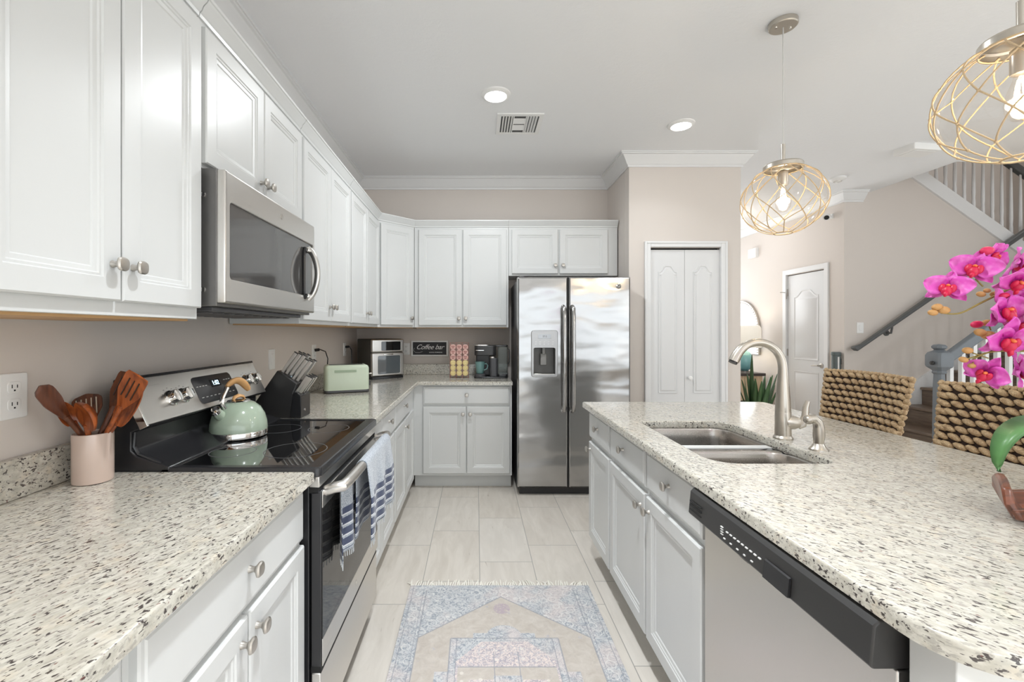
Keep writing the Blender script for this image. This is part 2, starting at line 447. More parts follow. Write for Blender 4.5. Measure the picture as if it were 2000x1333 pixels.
# crown moulding
CR = [(0, -.108), (.012, -.108), (.013, -.094), (.022, -.088), (.030, -.078), (.044, -.056), (.064, -.032), (.070, -.022), (.082, -.018), (.084, -.010), (.092, -.010), (.092, 0), (0, 0)]
CR = [(o, CEIL + z) for o, z in CR]
def crown(name, path):
    struct(name, sweep(path, CR, -1), M['trimwhite'])
crown('trim_1', [(WL, -4.05), (WL, WB), (1.298, WB), (1.298, PY), (2.25, PY), (2.25, 7.6)])
crown('trim_2', [(2.25, 7.6), (HX, 7.6), (HX, 4.86), (4.17, 4.86)])
# stair skirt and stringer trims
struct('trim_3', MB().prism([(4.33, zs(4.33)), (7.0, zs(7.0)), (7.0, zs(7.0) + .16), (4.33, zs(4.33) + .16)], 4.835, 4.99, 'y'), M['trimwhite'], .004)
struct('trim_4', MB().prism([(3.98, .02), (4.02, .30), (6.2, 1.85), (6.2, 1.2), (4.3, .02)], 4.842, 4.859, 'y'), M['trimwhite'])
bb = MB()
for a in ((HX - .015, HX, 4.86, D0 - .06), (HX - .015, HX, D1 + .06, 7.6)): bb.box(a[0], a[1], a[2], a[3], 0, .13)
struct('baseboard_hall', bb, M['trimwhite'])
bb = MB().box(1.30, 1.41, PY - .015, PY, 0, .13).box(2.14, 2.25, PY - .015, PY, 0, .13)
struct('baseboard_pantry', bb, M['trimwhite'])

# door casings
def casing(name, mb_fn):
    struct(name, mb_fn, M['trimwhite'], .004)
cs = MB()
for (x0, x1) in ((1.428, 1.478), (2.075, 2.128)): cs.box(x0, x1, PY - .018, PY + .02, 0, 2.10)
cs.box(1.478, 2.075, PY - .018, PY + .02, 2.052, 2.10)
for (x0, x1) in ((1.428, 1.446), (2.11, 2.128)): cs.box(x0, x1, PY - .024, PY - .017, 0, 2.10)
cs.box(1.446, 2.11, PY - .024, PY - .017, 2.082, 2.10)
casing('trim_5', cs)
cs = MB()
for (y0, y1) in ((D0 - .055, D0 + .005), (D1 - .005, D1 + .055)): cs.box(HX - .018, HX + .02, y0, y1, 0, 2.115)
cs.box(HX - .018, HX + .02, D0, D1, 2.055, 2.115)
casing('trim_6', cs)

def arch_panel(x0, x1, z0, z1, rise, n=10):
    P = [(x0, z0), (x1, z0), (x1, z1)]
    w = x1 - x0
    for k in range(1, n * 2):
        t = k / (n * 2.0); x = x1 - w * t
        s = 1 - abs(2 * t - 1)                      # 0 at shoulders, 1 mid
        e = .5 - .5 * cos(pi * min(1, max(0, (s - .14) / .62)))
        P.append((x, z1 + rise * e))
    P.append((x0, z1)); return P
PANEL = [(0, 0), (.004, -.005), (.010, -.005), (.018, .003), (.034, .004), (.046, -.003), (.050, -.004)]
def panel_door(w, h, t, panels, K=1.0):
    mb = MB().box(0, w, 0, t, 0, h)
    for p in panels:
        rings_panel(mb, p, [(a * K, b) for a, b in [(0, -.0005), (.003, -.006), (.010, -.006), (.016, -.002), (.020, -.001), (.030, -.002), (.042, -.008)]],
                    lambda x, z, d: (x, d, z))
    return mb
# bifold pantry door
bf = bpy.data.objects.new('door_1', None); COL.objects.link(bf); bf.location = (1.480, PY + .012, .01); bf['kind'] = 'structure'
for i in range(2):
    w = .2955
    leaf = panel_door(w, 2.022, .035, [arch_panel(.072, w - .062, .80, 1.835, .052), rrect(.072, w - .062, .16, .66, 0)], .6)
    leaf.build('door_leaf', M['doorwhite'], bf, loc=(i * .2985, 0, 0))
kn = MB().lathe([(.008, 0), (.007, .012), (.016, .018), (.018, .026), (.012, .032), (.002, .034)], 16, M=Matrix.Rotation(pi/2, 4, 'X'))
kn.build('door_knob', M['white'], bf, loc=(.335, -.004, .93))
struct('pantry_dark_sheet', MB().box(1.478, 2.075, PY + .05, PY + .06, 0, 2.05), M['gap'])  # dark sheet behind the leaves, its colour stands in for the pantry's shade
# hall door (faces -X): local x -> -Y
hd = bpy.data.objects.new('door_2', None); COL.objects.link(hd); hd.location = (HX + .012, D1 - .008, .01); hd.rotation_euler = (0, 0, -pi/2); hd['kind'] = 'structure'
W = D1 - D0 - .016
panel_door(W, 2.03, .035, [arch_panel(.11, W - .11, .98, 1.76, .075), rrect(.11, W - .11, .20, .84, 0)]).build('door_leaf', M['doorwhite'], hd)
for z in (.25, 1.06, 1.82):
    MB().box(-.012, .004, -.012, .0, z - .045, z + .045).build('hinge', M['knobmetal'], hd)
lv = MB().lathe([(.028, 0), (.028, .006), (.012, .010), (.010, .045)], 16, M=Matrix.Rotation(pi/2, 4, 'X'), c=(W - .065, 0, .93))
lv.tube([(W - .065, -.045, .93), (W - .09, -.048, .932), (W - .165, -.046, .925)], [.009, .009, .006], 8)
lv.build('door_handle', M['knobmetal'], hd)
ds = MB().tube([(-.02, -.01, 1.82), (-.01, -.055, 1.825), (-.005, -.10, 1.825)], .005, 6).tube([(0, -.012, 1.82), (0, -.02, 1.74)], .005, 6)
ds.build('door_stop', M['knobmetal'], hd)
# ------------------------------------------------------------------ cabinets
def knob_mesh():
    mb = MB()
    # turned stem that flares into a soft square button; axis along -y
    R = Matrix.Rotation(pi/2, 4, 'X')
    mb.lathe([(.0085, 0), (.0075, .004), (.006, .010), (.007, .014), (.0125, .019)], 16, M=R, cap1=False)
    L = []
    for s, d in ((.0125, .019), (.0155, .0215), (.016, .025), (.0135, .0285), (.007, .030)):
        l = []
        for k in range(16):
            a = 2*pi*k/16; c, n = cos(a), sin(a); q = (abs(c)**3 + abs(n)**3) ** (-1/3)
            l.append((s * q * c, -d, s * q * n))
        L.append(l)
    mb.loops(L, cap0=False)
    return mb.mesh('knob', M['knobmetal'])
KNOB = knob_mesh()
DPROF = [(0, 0), (0, -.016), (.0035, -.020), (.050, -.020), (.053, -.0165), (.058, -.0165), (.061, -.0135), (.070, -.0115), (.073, -.0085)]
WPROF = [(0, 0), (0, -.013), (.004, -.016), (.010, -.017), (.013, -.020), (.020, -.020)]
def front(parent, kind, x0, x1, z0, z1, knob=None):
    mb = MB(); rings_panel(mb, [(x0, z0), (x1, z0), (x1, z1), (x0, z1)], DPROF if kind == 'door' else WPROF, lambda x, z, d: (x, d, z))
    o = mb.build(kind, M['paint'], parent, angle=20)
    if knob: inst(KNOB, 'knob', o, (knob[0], -.020, knob[1]))
    return o
def cabinet(label, loc, rz, w, depth, z0, z1, doors=(), drawers=(), group=None, name='base_cabinet', toe=True, cornice=None, open_top=False, under=False, cat='cabinet'):
    t = thing(name, label, cat, (loc[0], loc[1], 0), rz, group)
    b = MB()
    if open_top:
        b.box(0, .018, 0, depth, z0, z1); b.box(w - .018, w, 0, depth, z0, z1); b.box(.018, w - .018, depth - .012, depth, z0, z1)
        b.box(.018, w - .018, .02, depth - .012, z0, z0 + .018); b.box(.018, w - .018, 0, .02, z0, z1)
    else: b.box(0, w, 0, depth, z0, z1)
    b.build('cabinet_box', M['paint'], t, .0015)
    if toe:
        MB().box(.002, w - .002, .075, depth, 0.0, z0 + .0).build('toe_kick', M['paint'], t)
    for d in doors: front(t, 'door', *d)
    for d in drawers: front(t, 'drawer', *d)
    if under: label_part(MB().box(.012, w - .012, .020, depth - .01, z0 - .006, z0 + .001).build('underside', M['rawwood'], t), 'unpainted wooden underside')
    return t
CC = [(0, 0), (.006, 0), (.008, .010), (.014, .016), (.020, .030), (.030, .040), (.034, .048), (.038, .050), (.038, .060), (0, .060)]
def cornice(parent, path):
    sweep(path, [(o, 2.284 + z) for o, z in CC], -1).build('cornice', M['paint'], parent)

FX = -.53; BT, TT = .114, .884
# left base run, near the camera
def base(label, y0, y1, n=2, depth=.635, knobz=.652, group=None, drawers=None, doors=None):
    w = y1 - y0; g = .004
    if doors is None:
        m = w / n; doors = []
        for i in range(n):
            a, b = i * m + (g if i else .012), (i + 1) * m - (g if i < n - 1 else .012)
            kx = (b - .030) if (i % 2 == 0 and n > 1) else a + .030
            doors.append((a, b, .125, .700, (kx, knobz)))
        if drawers is None: drawers = [(.012, w - .012, .717, .868, (w / 2, .800))]
    return cabinet(label, (FX, y0), pi/2, w, depth, BT, TT, doors, drawers, group)
base('white base cabinet with drawer over two doors, left of the black range in the foreground', .675, 1.352, 2, group='white base cabinets along the left wall')
base('white base cabinet nearest the camera, left of the two-door cabinet beside the range', .02, .668, 2, group='white base cabinets along the left wall')
base('narrow white base cabinet just beyond the range, partly behind the hanging towel', 2.140, 2.835, group='white base cabinets along the left wall',
     doors=[(.012, .296, .125, .700, (.268, .66)), (.304, .683, .125, .700, (.332, .66))],
     drawers=[(.012, .296, .717, .868, (.155, .80)), (.304, .683, .717, .868, (.49, .81))])
base('white base cabinet in the left run, last before the corner', 2.838, 3.82, group='white base cabinets along the left wall',
     doors=[(.012, .44, .125, .700, (.41, .648)), (.448, .86, .125, .700, None)], drawers=[(.012, .70, .717, .868, (.35, .81))])
# back base run (front plane y=3.82)
cabinet('white base cabinet with one drawer over two doors against the back wall', (FX, 3.82), 0, .833, .61, BT, TT,
    doors=[(.082, .445, .135, .700, (.418, .640)), (.452, .815, .135, .700, (.480, .640))],
    drawers=[(.082, .815, .717, .868, (.45, .800))])
# uppers, left wall
UX = -.838
def upper(label, y0, y1, z0, z1, doors, name='wall_cabinet', under=True):
    t = cabinet(label, (UX, y0), pi/2, y1 - y0, .33, z0, 2.286, doors, (), 'white wall cabinets on the left wall', name, toe=False, under=under)
    sweep([(0, 0), (y1 - y0, 0)], [(o, 2.284 + z) for o, z in CC], -1).build('cornice', M['paint'], t)
    return t
U0, U1, DT = 1.372, 2.286, 2.262
upper('large white wall cabinet nearest the camera, its two knobs side by side', .722, 1.352, U0, U1,
    [(.006, .318, 1.405, DT, (.292, 1.487)), (.324, .622, 1.405, DT, (.352, 1.487))])
upper('short white wall cabinet above the microwave', 1.356, 2.128, 1.835, U1,
    [(.012, .383, 1.848, DT, (.357, 1.90)), (.389, .762, 1.848, DT, (.415, 1.90))], under=False)
upper('white two-door wall cabinet just beyond the microwave', 2.132, 2.958, U0, U1,
    [(.010, .410, 1.392, DT, (.384, 1.472)), (.416, .812, 1.392, DT, (.442, 1.472))])
upper('white two-door wall cabinet on the left wall next to the corner cabinet', 2.962, 3.826, U0, U1,
    [(.010, .424, 1.392, DT, (.398, 1.472)), (.430, .850, 1.392, DT, (.456, 1.472))])
# diagonal corner upper
ct = thing('corner_wall_cabinet', 'white angled wall cabinet filling the back left corner', 'cabinet', (0, 0, 0))
fp = [(WL + .002, WB - .002), (WL + .002, 3.83), (UX, 3.83), (-.565, 4.105), (-.565, WB - .002)]
MB().prism(fp, U0, U1).build('cabinet_box', M['paint'], ct, .0015)
label_part(MB().prism(offset(fp, .012), U0 - .006, U0 + .001).build('underside', M['rawwood'], ct), 'unpainted wooden underside')
dd = MB(); L_ = .387
dm = Matrix.Translation((UX, 3.83, 0)) @ Rz(pi/4)
rings_panel(dd, [(.022, 1.392), (L_ - .022, 1.392), (L_ - .022, DT), (.022, DT)], DPROF, lambda x, z, d: dm @ Vector((x, d, z)))
do = dd.build('door', M['paint'], ct, angle=20)
p = dm @ Vector((L_ - .05, -.02, 1.455)); inst(KNOB, 'knob', do, p, (0, 0, pi/4))
sweep([(UX, 3.83), (-.565, 4.105)], [(o, 2.284 + z) for o, z in CC], -1).build('cornice', M['paint'], ct)
# back uppers (frame plane y=4.105)
t = cabinet('white two-door wall cabinet on the back wall above the coffee sign', (-.562, 4.105), 0, .856, .333, U0, U1,
    doors=[(.040, .432, 1.392, DT, (.405, 1.455)), (.442, .838, 1.392, DT, (.468, 1.455))], group='white wall cabinets on the back wall', name='wall_cabinet', toe=False, under=True)
sweep([(0, 0), (.856, 0)], [(o, 2.284 + z) for o, z in CC], -1).build('cornice', M['paint'], t)
t = cabinet('short white two-door wall cabinet above the refrigerator', (.296, 4.105), 0, .990, .333, 1.843, U1,
    doors=[(.028, .446, 1.860, DT, (.420, 1.935)), (.462, .898, 1.860, DT, (.490, 1.935))], group='white wall cabinets on the back wall', name='wall_cabinet', toe=False)
sweep([(0, 0), (.990, 0)], [(o, 2.284 + z) for o, z in CC], -1).build('cornice', M['paint'], t)

# island cabinets (front faces -X): local x runs towards -Y
IX = .685
def isl(label, y1, y0, doors, drawers, open_top=True, group='white island cabinets'):
    return cabinet(label, (IX, y1), -pi/2, y1 - y0, .60, BT, TT - .002, doors, drawers, group, 'island_cabinet', open_top=open_top)
isl('narrow white island cabinet at the end nearest the refrigerator', 2.670, 2.256, [(.010, .404, .135, .690, (.045, .650))], [(.010, .404, .717, .868, (.207, .800))])
isl('white island cabinet between the narrow end cabinet and the dishwasher side, knob at its right', 2.253, 1.777, [(.010, .468, .135, .690, (.430, .635))], [(.010, .468, .717, .868, (.215, .800))], group='white island cabinets')
isl('white island cabinet directly beside the dishwasher', 1.774, 1.328, [(.008, .438, .135, .690, (.040, .640))], [(.008, .438, .717, .868, (.22, .800))])
ip = thing('island_end_panel', 'plain white end panel of the island beside the dishwasher', 'cabinet panel', (0, 0, 0))
MB().box(.672, 1.285, .630, .700, 0, TT - .002).build('panel', M['paint'], ip, .002)
bp = MB().box(1.288, 1.31, .63, 2.67, 0.0, TT - .002)
tag(bp.build('island_back_panel', M['paint'], None, .002), 'white back panel of the island behind the cabinets facing the stools', 'cabinet panel')

# ------------------------------------------------------------------ granite
CT0, CT1 = .884, .914
def counter(name, label, outer, hole, mat, splash=()):
    o = slab(outer, hole, CT0, CT1, .006).build(name, M[mat], None, angle=50)
    tag(o, label, 'countertop')
    for s in splash: MB().box(*s).build('backsplash', M[mat], o, .002)
    return o
CX = -.487
counter('countertop', 'speckled granite countertop in the left foreground under the utensil crock',
    [(WL + .002, -.25), (CX, -.25), (CX, 1.354), (WL + .002, 1.354)], None, 'granite_l', [(WL + .002, WL + .024, -.25, 1.354, CT1 + .0005, CT1 + .102)])
counter('countertop', 'speckled L-shaped granite countertop beyond the range under the toaster',
    [(WL + .002, 2.132), (CX, 2.132), (CX, 3.782), (.306, 3.782), (.306, WB - .002), (WL + .002, WB - .002)], None, 'granite_l',
    [(WL + .002, WL + .024, 2.132, WB - .026, CT1 + .0005, CT1 + .102), (WL + .002, .306, WB - .024, WB - .002, CT1 + .0005, CT1 + .102)])
island_outline = rrect(.635, 1.72, .575, 2.70, .10, 8, (1, 1, .35, .12))
sink_hole = rrect(.765, 1.160, 1.440, 2.115, .085, 8, (1, .55, 1, .55))
counter('island_countertop', 'large speckled granite island countertop with the sink cut into it', island_outline, sink_hole, 'granite_r')

# ------------------------------------------------------------------ sink
sk = thing('double_sink', 'undermounted stainless double-bowl sink in the island countertop', 'sink', (0, 0, 0))
def bowl(x0, x1, y0, y1, ztop, r):
    mb = MB(); base_ = rrect(x0, x1, y0, y1, r, 8)
    pr = [(0, ztop), (.003, ztop - .006), (.006, ztop - .05), (.012, ztop - .165), (.022, ztop - .188), (.045, ztop - .200), (.10, ztop - .203)]
    L = [[(x, y, z) for x, y in offset(base_, i)] for i, z in pr]
    mb.loops(L, cap0=False, cap1=True)
    cx, cy = (x0 + x1) / 2, (y0 + y1) / 2
    return mb, (cx, cy, ztop - .2025)
for (y0, y1) in ((1.452, 1.690), (1.728, 2.103)):
    mb, c = bowl(.772, 1.152, y0, y1, .882, .07)
    b = mb.build('basin', M['steel_sink'], sk, angle=60)
    MB().lathe([(.045, 0), (.043, .004), (.030, .003), (.028, -.004), (.002, -.004)], 20, c=c).build('drain', M['chrome'], b)
dv = MB(); o_ = rrect(.745, 1.180, 1.425, 2.130, .09, 8)
for hole in (rrect(.772, 1.152, 1.452, 1.690, .07, 8), ):
    pass
rim = slab(o_, rrect(.772, 1.152, 1.452, 2.103, .07, 8), .8805, .8835, 0)
rim.build('rim', M['steel_sink'], sk)
MB().prism([(1.684, .862), (1.688, .878), (1.698, .8815), (1.720, .8815), (1.730, .878), (1.734, .862)], .776, 1.148, 'x').build('divider', M['steel_sink'], sk)

# faucet
fa = thing('kitchen_faucet', 'brushed nickel gooseneck faucet standing behind the sink', 'faucet', (1.205, 1.77, CT1))
MB().lathe([(.034, 0), (.034, .006), (.0285, .014), (.0275, .06), (.0275, .105), (.024, .115)], 28).build('base', M['nickel'], fa)
pts = [(0, 0, .10), (0, 0, .16), (0, 0, .24)]
R_ = .098
for k in range(0, 15):
    a = pi * k / 14 * .83
    pts.append((-(R_ - R_ * cos(a)), 0, .275 + R_ * sin(a) * 1.06))
e = pts[-1]; pts.append((e[0] - .012, 0, e[2] - .024))
rad = [.0275, .0245, .0185] + [.0165 - .001 * min(k, 4) * .3 + max(0, k - 10) * .0009 for k in range(15)] + [.0195]
MB().tube(pts, rad, 18).build('spout', M['nickel'], fa, angle=60)
e = Vector(pts[-1]); d = (e - Vector(pts[-2])).normalized()
MB().tube([e - d*.002, e + d * .008], .016, 16).build('nozzle', M['blackplastic'], fa)
MB().tube([(.005, -.004, .064), (.034, -.010, .066), (.052, -.012, .066)], [.026, .027, .020], 16).build('valve', M['nickel'], fa, angle=60)
MB().tube([(.050, -.012, .050), (.064, -.014, .058), (.076, -.015, .090), (.078, -.015, .125), (.086, -.016, .150)], [.012, .016, .013, .011, .008], 12, flat=.7).build('handle', M['nickel'], fa, angle=60)
# side sprayer
sp = thing('side_sprayer', 'small brushed nickel hand sprayer beside the faucet', 'sprayer', (1.216, 1.60, CT1))
MB().lathe([(.030, 0), (.029, .005), (.022, .012), (.0155, .024)], 20, cap1=False).build('base', M['nickel'], sp)
MB().tube([(0, 0, .022), (.001, 0, .05), (.001, 0, .078), (-.003, 0, .097), (-.018, 0, .112), (-.036, 0, .108)], [.0150, .0185, .0175, .0160, .0155, .0150], 16).build('body', M['nickel'], sp, angle=60)
MB().ball((-.036, 0, .108), .0165, .0165, .0165, 14, 10).build('nozzle', M['nickel'], sp)

# ------------------------------------------------------------------ dishwasher
dw = thing('dishwasher', 'stainless dishwasher with black control panel built into the island', 'dishwasher', (.673, 1.324, 0), -pi/2)
W = .612
MB().box(.006, W - .006, .02, .56, .10, .872).build('tub', M['darkgrey'], dw)
MB().box(.004, W - .004, -.004, .02, .105, .795).build('door', M['steel'], dw, .003)
MB().box(.01, W - .01, .05, .10, 0, .10).build('toe_kick', M['black'], dw)
cp = MB().prism([(.02, .800), (-.046, .800), (-.050, .806), (-.044, .868), (-.034, .878), (.02, .878)], .0, W, 'x')
cpo = cp.build('control_panel', M['blackplastic'], dw, .003)
# pocket handle under the panel and curved lip
hb = MB()
L = []
for k in range(13):
    x = .10 + .20 * k / 12; s = sin(pi * k / 12)
    L.append([(x, -.003, .799), (x, -.006 - .012 * s, .797 - .006 * s), (x, -.0055, .795 - .030 * s ** .6)])
hb.loops(L, True, True)
hb.build('handle_recess', M['gap'], dw)
for i in range(3): MB().box(.010, .075, -.0505, -.047, .842 - .012 * i, .8445 - .012 * i).build('vent_slot', M['gap'], cpo)
bt = MB()
for i in range(9): bt.box(.20 + .016 * i, .208 + .016 * i, -.0507, -.0475, .834, .8365)
for i in range(5): bt.box(.19 + .028 * i, .197 + .028 * i, -.0515, -.0485, .814, .8165)
for i in range(4): bt.box(.176, .186, -.0512, -.048, .820 + i * .006, .8222 + i * .006)
label_part(bt.build('button_markings', M['white'], cpo), 'small pale button markings'); cpo.children[-1]['kind'] = 'stuff'
MB().prism([(-.0478, .845), (-.052, .843), (-.056, .806), (-.0505, .805)], .352, .430, 'x').build('handle_pocket', M['black'], cpo)
# ------------------------------------------------------------------ range
Y0, Y1 = 1.357, 2.129; W = Y1 - Y0
rg = thing('range_stove', 'stainless and black electric range between the two left countertops', 'stove', (0, Y0, 0))
MB().box(-1.095, -.505, .003, W - .003, .02, .902).build('body', M['black'], rg, .002)
fr_ = slab(rrect(-.965, -.468, -.0, W, .018), rrect(-.95, -.515, .030, W - .030, .012), .897, .924, .006, .002)
fr_.build('cooktop_frame', M['black'], rg)
ck = MB().box(-.96, -.51, .025, W - .025, .900, .9205).build('glass_cooktop', M['blackglass'], rg)
GR = plain('burner_ring_grey', (.10, .10, .105), .3)
for (x, y, r) in ((-.63, .22, .105), (-.63, .57, .085), (-.84, .20, .075), (-.84, .565, .090)):
    MB().lathe([(r, .0), (r, .0004), (r - .0035, .0004), (r - .0035, 0)], 40, c=(x, y, .9205), cap0=False, cap1=False).build('burner_ring', GR, ck)
# backguard
bg_ = [(-1.095, .90), (-.925, .90), (-.925, .926), (-.95, .934), (-1.025, .958), (-1.040, .975), (-1.040, 1.030), (-.998, 1.046), (-1.065, 1.186), (-1.080, 1.193), (-1.095, 1.188)]
bgo = MB().prism(bg_, .0, W, 'y').build('backguard', M['black'], rg, .003)
# raised rim around the lower black recess
MB().tube([(-.955, .012, .934), (-1.025, .012, .962), (-1.040, .012, .985), (-1.036, .012, 1.030)], .006, 8).build('backguard_rim', M['black'], bgo)
P0 = Vector((-.9955, 0, 1.046)); P1 = Vector((-1.0635, 0, 1.188)); up = (P1 - P0).normalized(); nn = Vector((up.z, 0, -up.x)); H = (P1 - P0).length
PF = frame(P0 + nn * .002, (0, 1, 0), up, nn)             # u = y, v = up the slope, w = outwards
def pf(p): return PF @ Vector(p)
pn = MB().box(.004, W - .004, .004, H - .002, -.001, .005).map(pf).build('control_fascia', M['steel'], bgo, .002)
pn_end = MB().box(-.002, .006, .0, H, -.02, .006).map(pf).build('fascia_end_cap', M['chrome'], bgo, .001)
MB().box(-.001, W + .001, H - .003, H + .006, -.03, .005).map(pf).build('top_trim', M['black'], bgo)
for (y, v) in ((.150, .070), (.212, .070), (.645, .075), (.715, .075)):
    kb = MB(); Mk = PF @ Matrix.Translation((y, v, .005))
    kb.lathe([(.027, 0), (.027, .003), (.0225, .006), (.0215, .022), (.019, .026), (.004, .027)], 24, M=Mk)
    kb.box(-.004, .004, -.021, .021, .024, .031) if False else None
    k_ = kb.build('knob', M['chrome'], bgo)
    g = MB().box(-.0045, .0045, -.020, .020, .020, .031).tf(Mk); g.build('knob_grip', M['steel'], k_, .002)
label_part(MB().add([pf(p) for p in [(x, y, .0055) for x, y in rrect(.285, .540, .022, .128, .018)]], [tuple(range(28))]).build('display_panel', M['darkgrey'], bgo, solid=.002), 'dark touch control panel with a lit clock')
dp = bgo.children[-1]
MB().box(.385, .450, .078, .108, .0065, .0075).map(pf).build('clock_window', M['gap'], dp)
text('clock_digits', '1:02', .026, M['digits'], dp, PF @ Matrix.Translation((.418, .0925, .0085)))
mk = MB()
for i in range(9): mk.box(.300 + .026 * i, .312 + .026 * i, .044, .0465, .0064, .0072)
for i in range(4): mk.box(.296 + .018 * i, .306 + .018 * i, .088, .0905, .0064, .0072)
for i in range(3): mk.box(.478 + .018 * i, .488 + .018 * i, .098, .1005, .0064, .0072)
mo = mk.map(pf).build('touch_markings', M['white'], dp); mo['kind'] = 'stuff'
mk = MB()
for (cy, cv) in ((.150, .070), (.212, .070), (.645, .075), (.715, .075)):
    for a in range(5):
        t_ = pi * (.15 + .7 * a / 4); mk.box(cy + .036 * cos(t_) - .003, cy + .036 * cos(t_) + .003, cv + .036 * sin(t_), cv + .036 * sin(t_) + .0015, .0048, .0056)
mo = mk.map(pf).build('dial_markings', M['darkgrey'], pn); mo['kind'] = 'stuff'
MB().box(.262, .274, .070, .088, .005, .007).map(pf).build('indicator_light', M['black'], pn)
# front: strip below the cooktop, door, drawer
MB().box(-.505, -.474, .004, W - .004, .862, .896).build('front_strip', M['steel'], rg, .003)
MB().box(-.505, -.478, .006, W - .006, .845, .862).build('vent_gap', M['gap'], rg)
dr = MB(); dr.box(-.500, -.468, .006, W - .006, .318, .850)
dro = dr.build('oven_door', M['black'], rg, .003)
MB().box(-.4675, -.4645, .008, W - .008, .800, .850).build('door_top_strip', M['steel'], dro, .001)
MB().box(-.4675, -.4645, .008, W - .008, .320, .402).build('door_bottom_strip', M['steel'], dro, .001)
MB().box(-.4675, -.4650, .008, W - .008, .403, .799).build('oven_window', M['ovenglass'], dro)
MB().box(-.4645, -.4635, W/2 - .007, W/2 + .007, .357, .371).build('badge', M['chrome'], dro, .0004)
hx, hz = -.408, .858
ph = [(-.466, .038, .842), (-.44, .037, .852), (hx - .004, .040, .857), (hx, .075, hz), (hx + .004, W/2, hz), (hx, W - .075, hz), (hx - .004, W - .040, .857), (-.44, W - .037, .852), (-.466, W - .038, .842)]
MB().tube(ph, [.016, .017, .018, .0175, .0175, .0175, .018, .017, .016], 14).build('handle', M['steel'], dro, angle=60)
MB().box(-.500, -.470, .006, W - .006, .095, .300).build('warming_drawer', M['steel'], rg, .004)
MB().box(-.500, -.4702, .008, W - .008, .2985, .3195).build('dark_gap_strip', M['gap'], rg)  # black strip flush with the fronts, painting the shade of the gap
MB().box(-1.10, -.53, .02, W - .02, .0, .095).build('kick_plate', M['black'], rg)

# tea towel over the handle
def towel_mat():
    t = NT('blue_striped_towel'); c = t.coord(); x, y, z = t.xyz(c)
    n = t.noise(c, 260, 3, .8)
    col = t.mix(t.ramp(n, .42, .58), (.24, .28, .34), (.55, .58, .62))
    s = t.fr(t.math('DIVIDE', t.sub(z, .603), .036))
    band = t.mul(t.mul(t.gt(s, .28), t.lt(z, .745)), t.gt(z, .600))
    col = t.mix(t.mul(band, t.ramp(n, .2, .5, .8, 1)), col, (.035, .05, .11))
    edge = t.mul(t.math('COMPARE', s, .28, .06), t.lt(z, .75)); col = t.mix(edge, col, (.66, .68, .70))
    t.set(color=col, rough=.95, sheen=.3); t.bump(n, .5, .002); return t.m
TM = towel_mat()
def drape(x_of, y0, y1, ztop, zbot, ph_, amp, nfold, taper=0.0):
    def f(u, v):
        y = y0 + (y1 - y0) * u
        yc = (y0 + y1) / 2; y = yc + (y - yc) * (1 + taper * v)
        z = ztop + (zbot - ztop) * v + .008 * sin(u * 9 + ph_) * v
        x = x_of(v) + amp * min(1, v * 3) * sin(2 * pi * nfold * u + ph_)
        return (x, y, z)
    return f
tw = thing('tea_towel', 'grey-blue tea towel with navy stripes hanging over the oven handle', 'towel', (0, 0, 0))
ya, yb = 1.60, 2.02
def fullf(u, v):
    # v: 0 front hem -> 1 back hem, passing over the bar
    y = ya + (yb - ya) * u; Lf, Lb = .265, .262
    s = v * (Lf + Lb + .055)
    w = sin(2*pi*2.3*u + .9) * .8 + .3 * sin(2*pi*5.1*u)
    if s < Lf:
        k = 1 - s / Lf; d = min(1, k * 2.2)
        yy = y + .035 * k * (u - .3)
        return (hx + .021 + .010 * d + .010 * d * w, yy, hz - Lf + s + .006 * sin(5*u) * k)
    s2 = s - Lf
    if s2 < .055:
        a = pi * s2 / .055
        return (hx + .019 * cos(a) + .002, y, hz + .019 * sin(a))
    s3 = s2 - .055; k = s3 / Lb
    return (hx - .019 - .006 * k + .006 * min(1, 2*k) * w, y, hz - s3)
MB().grid(fullf, 70, 60).build('front_fold', TM, tw, solid=.003, angle=180)
# second, gathered fold that hangs behind the bar on the near side
def backf(u, v):
    y = 1.435 + .20 * u
    w = sin(2*pi*1.6*u + 2.0)
    return (hx - .030 + (.009 + .003*v) * w, y + .01 * v, hz - .022 - .250 * v + .006 * sin(5*u) * v)
MB().grid(backf, 50, 30).build('back_fold', TM, tw, solid=.003, angle=180)
fg = MB(); random.seed(5)
for i in range(46):
    u = i / 45; p = Vector(fullf(u, 0)); fg.tube([p + Vector((0, 0, .002)), p + Vector((random.uniform(-.004, .004), random.uniform(-.005, .005), -.020))], .0016, 4)
for i in range(22):
    p = Vector(backf(i/21, 1)); fg.tube([p + Vector((0, 0, .002)), p + Vector((0, random.uniform(-.005, .005), -.018))], .0016, 4)
label_part(fg.build('fringe', plain('towel_fringe', (.60, .62, .64), .9), tw), 'pale knotted fringe')['kind'] = 'stuff'

# ------------------------------------------------------------------ over-the-range microwave
mw = thing('microwave', 'stainless over-the-range microwave mounted below the short wall cabinet', 'microwave', (0, 1.362, 0))
W = .760; Z0, Z1 = 1.412, 1.830
MB().box(WL + .006, -.785, 0, W, Z0, Z1).build('casing', M['steel'] if False else plain('microwave_case_grey', (.17, .165, .16), .35, .6), mw, .002)
mdo = slab([(x, z) for x, z in rrect(.004, W - .004, Z0 + .010, Z1 - .002, .004, 2)], rrect(.030, W - .018, Z0 + .085, Z1 - .095, .012, 4), 0, .025, .006, .003)
mdo = mdo.map(lambda p: (-.785 + p.z, p.x, p.y)).build('door', M['steel'], mw)
MB().box(-.795, -.7665, .028, W - .016, Z0 + .083, Z1 - .093).build('window', M['mwglass'], mdo)
mh = []
for k in range(13):
    s = k / 12; mh.append((-.757 + .042 * sin(pi * s) ** .6, .668 + .0 * s, Z0 + .070 + .225 * s))
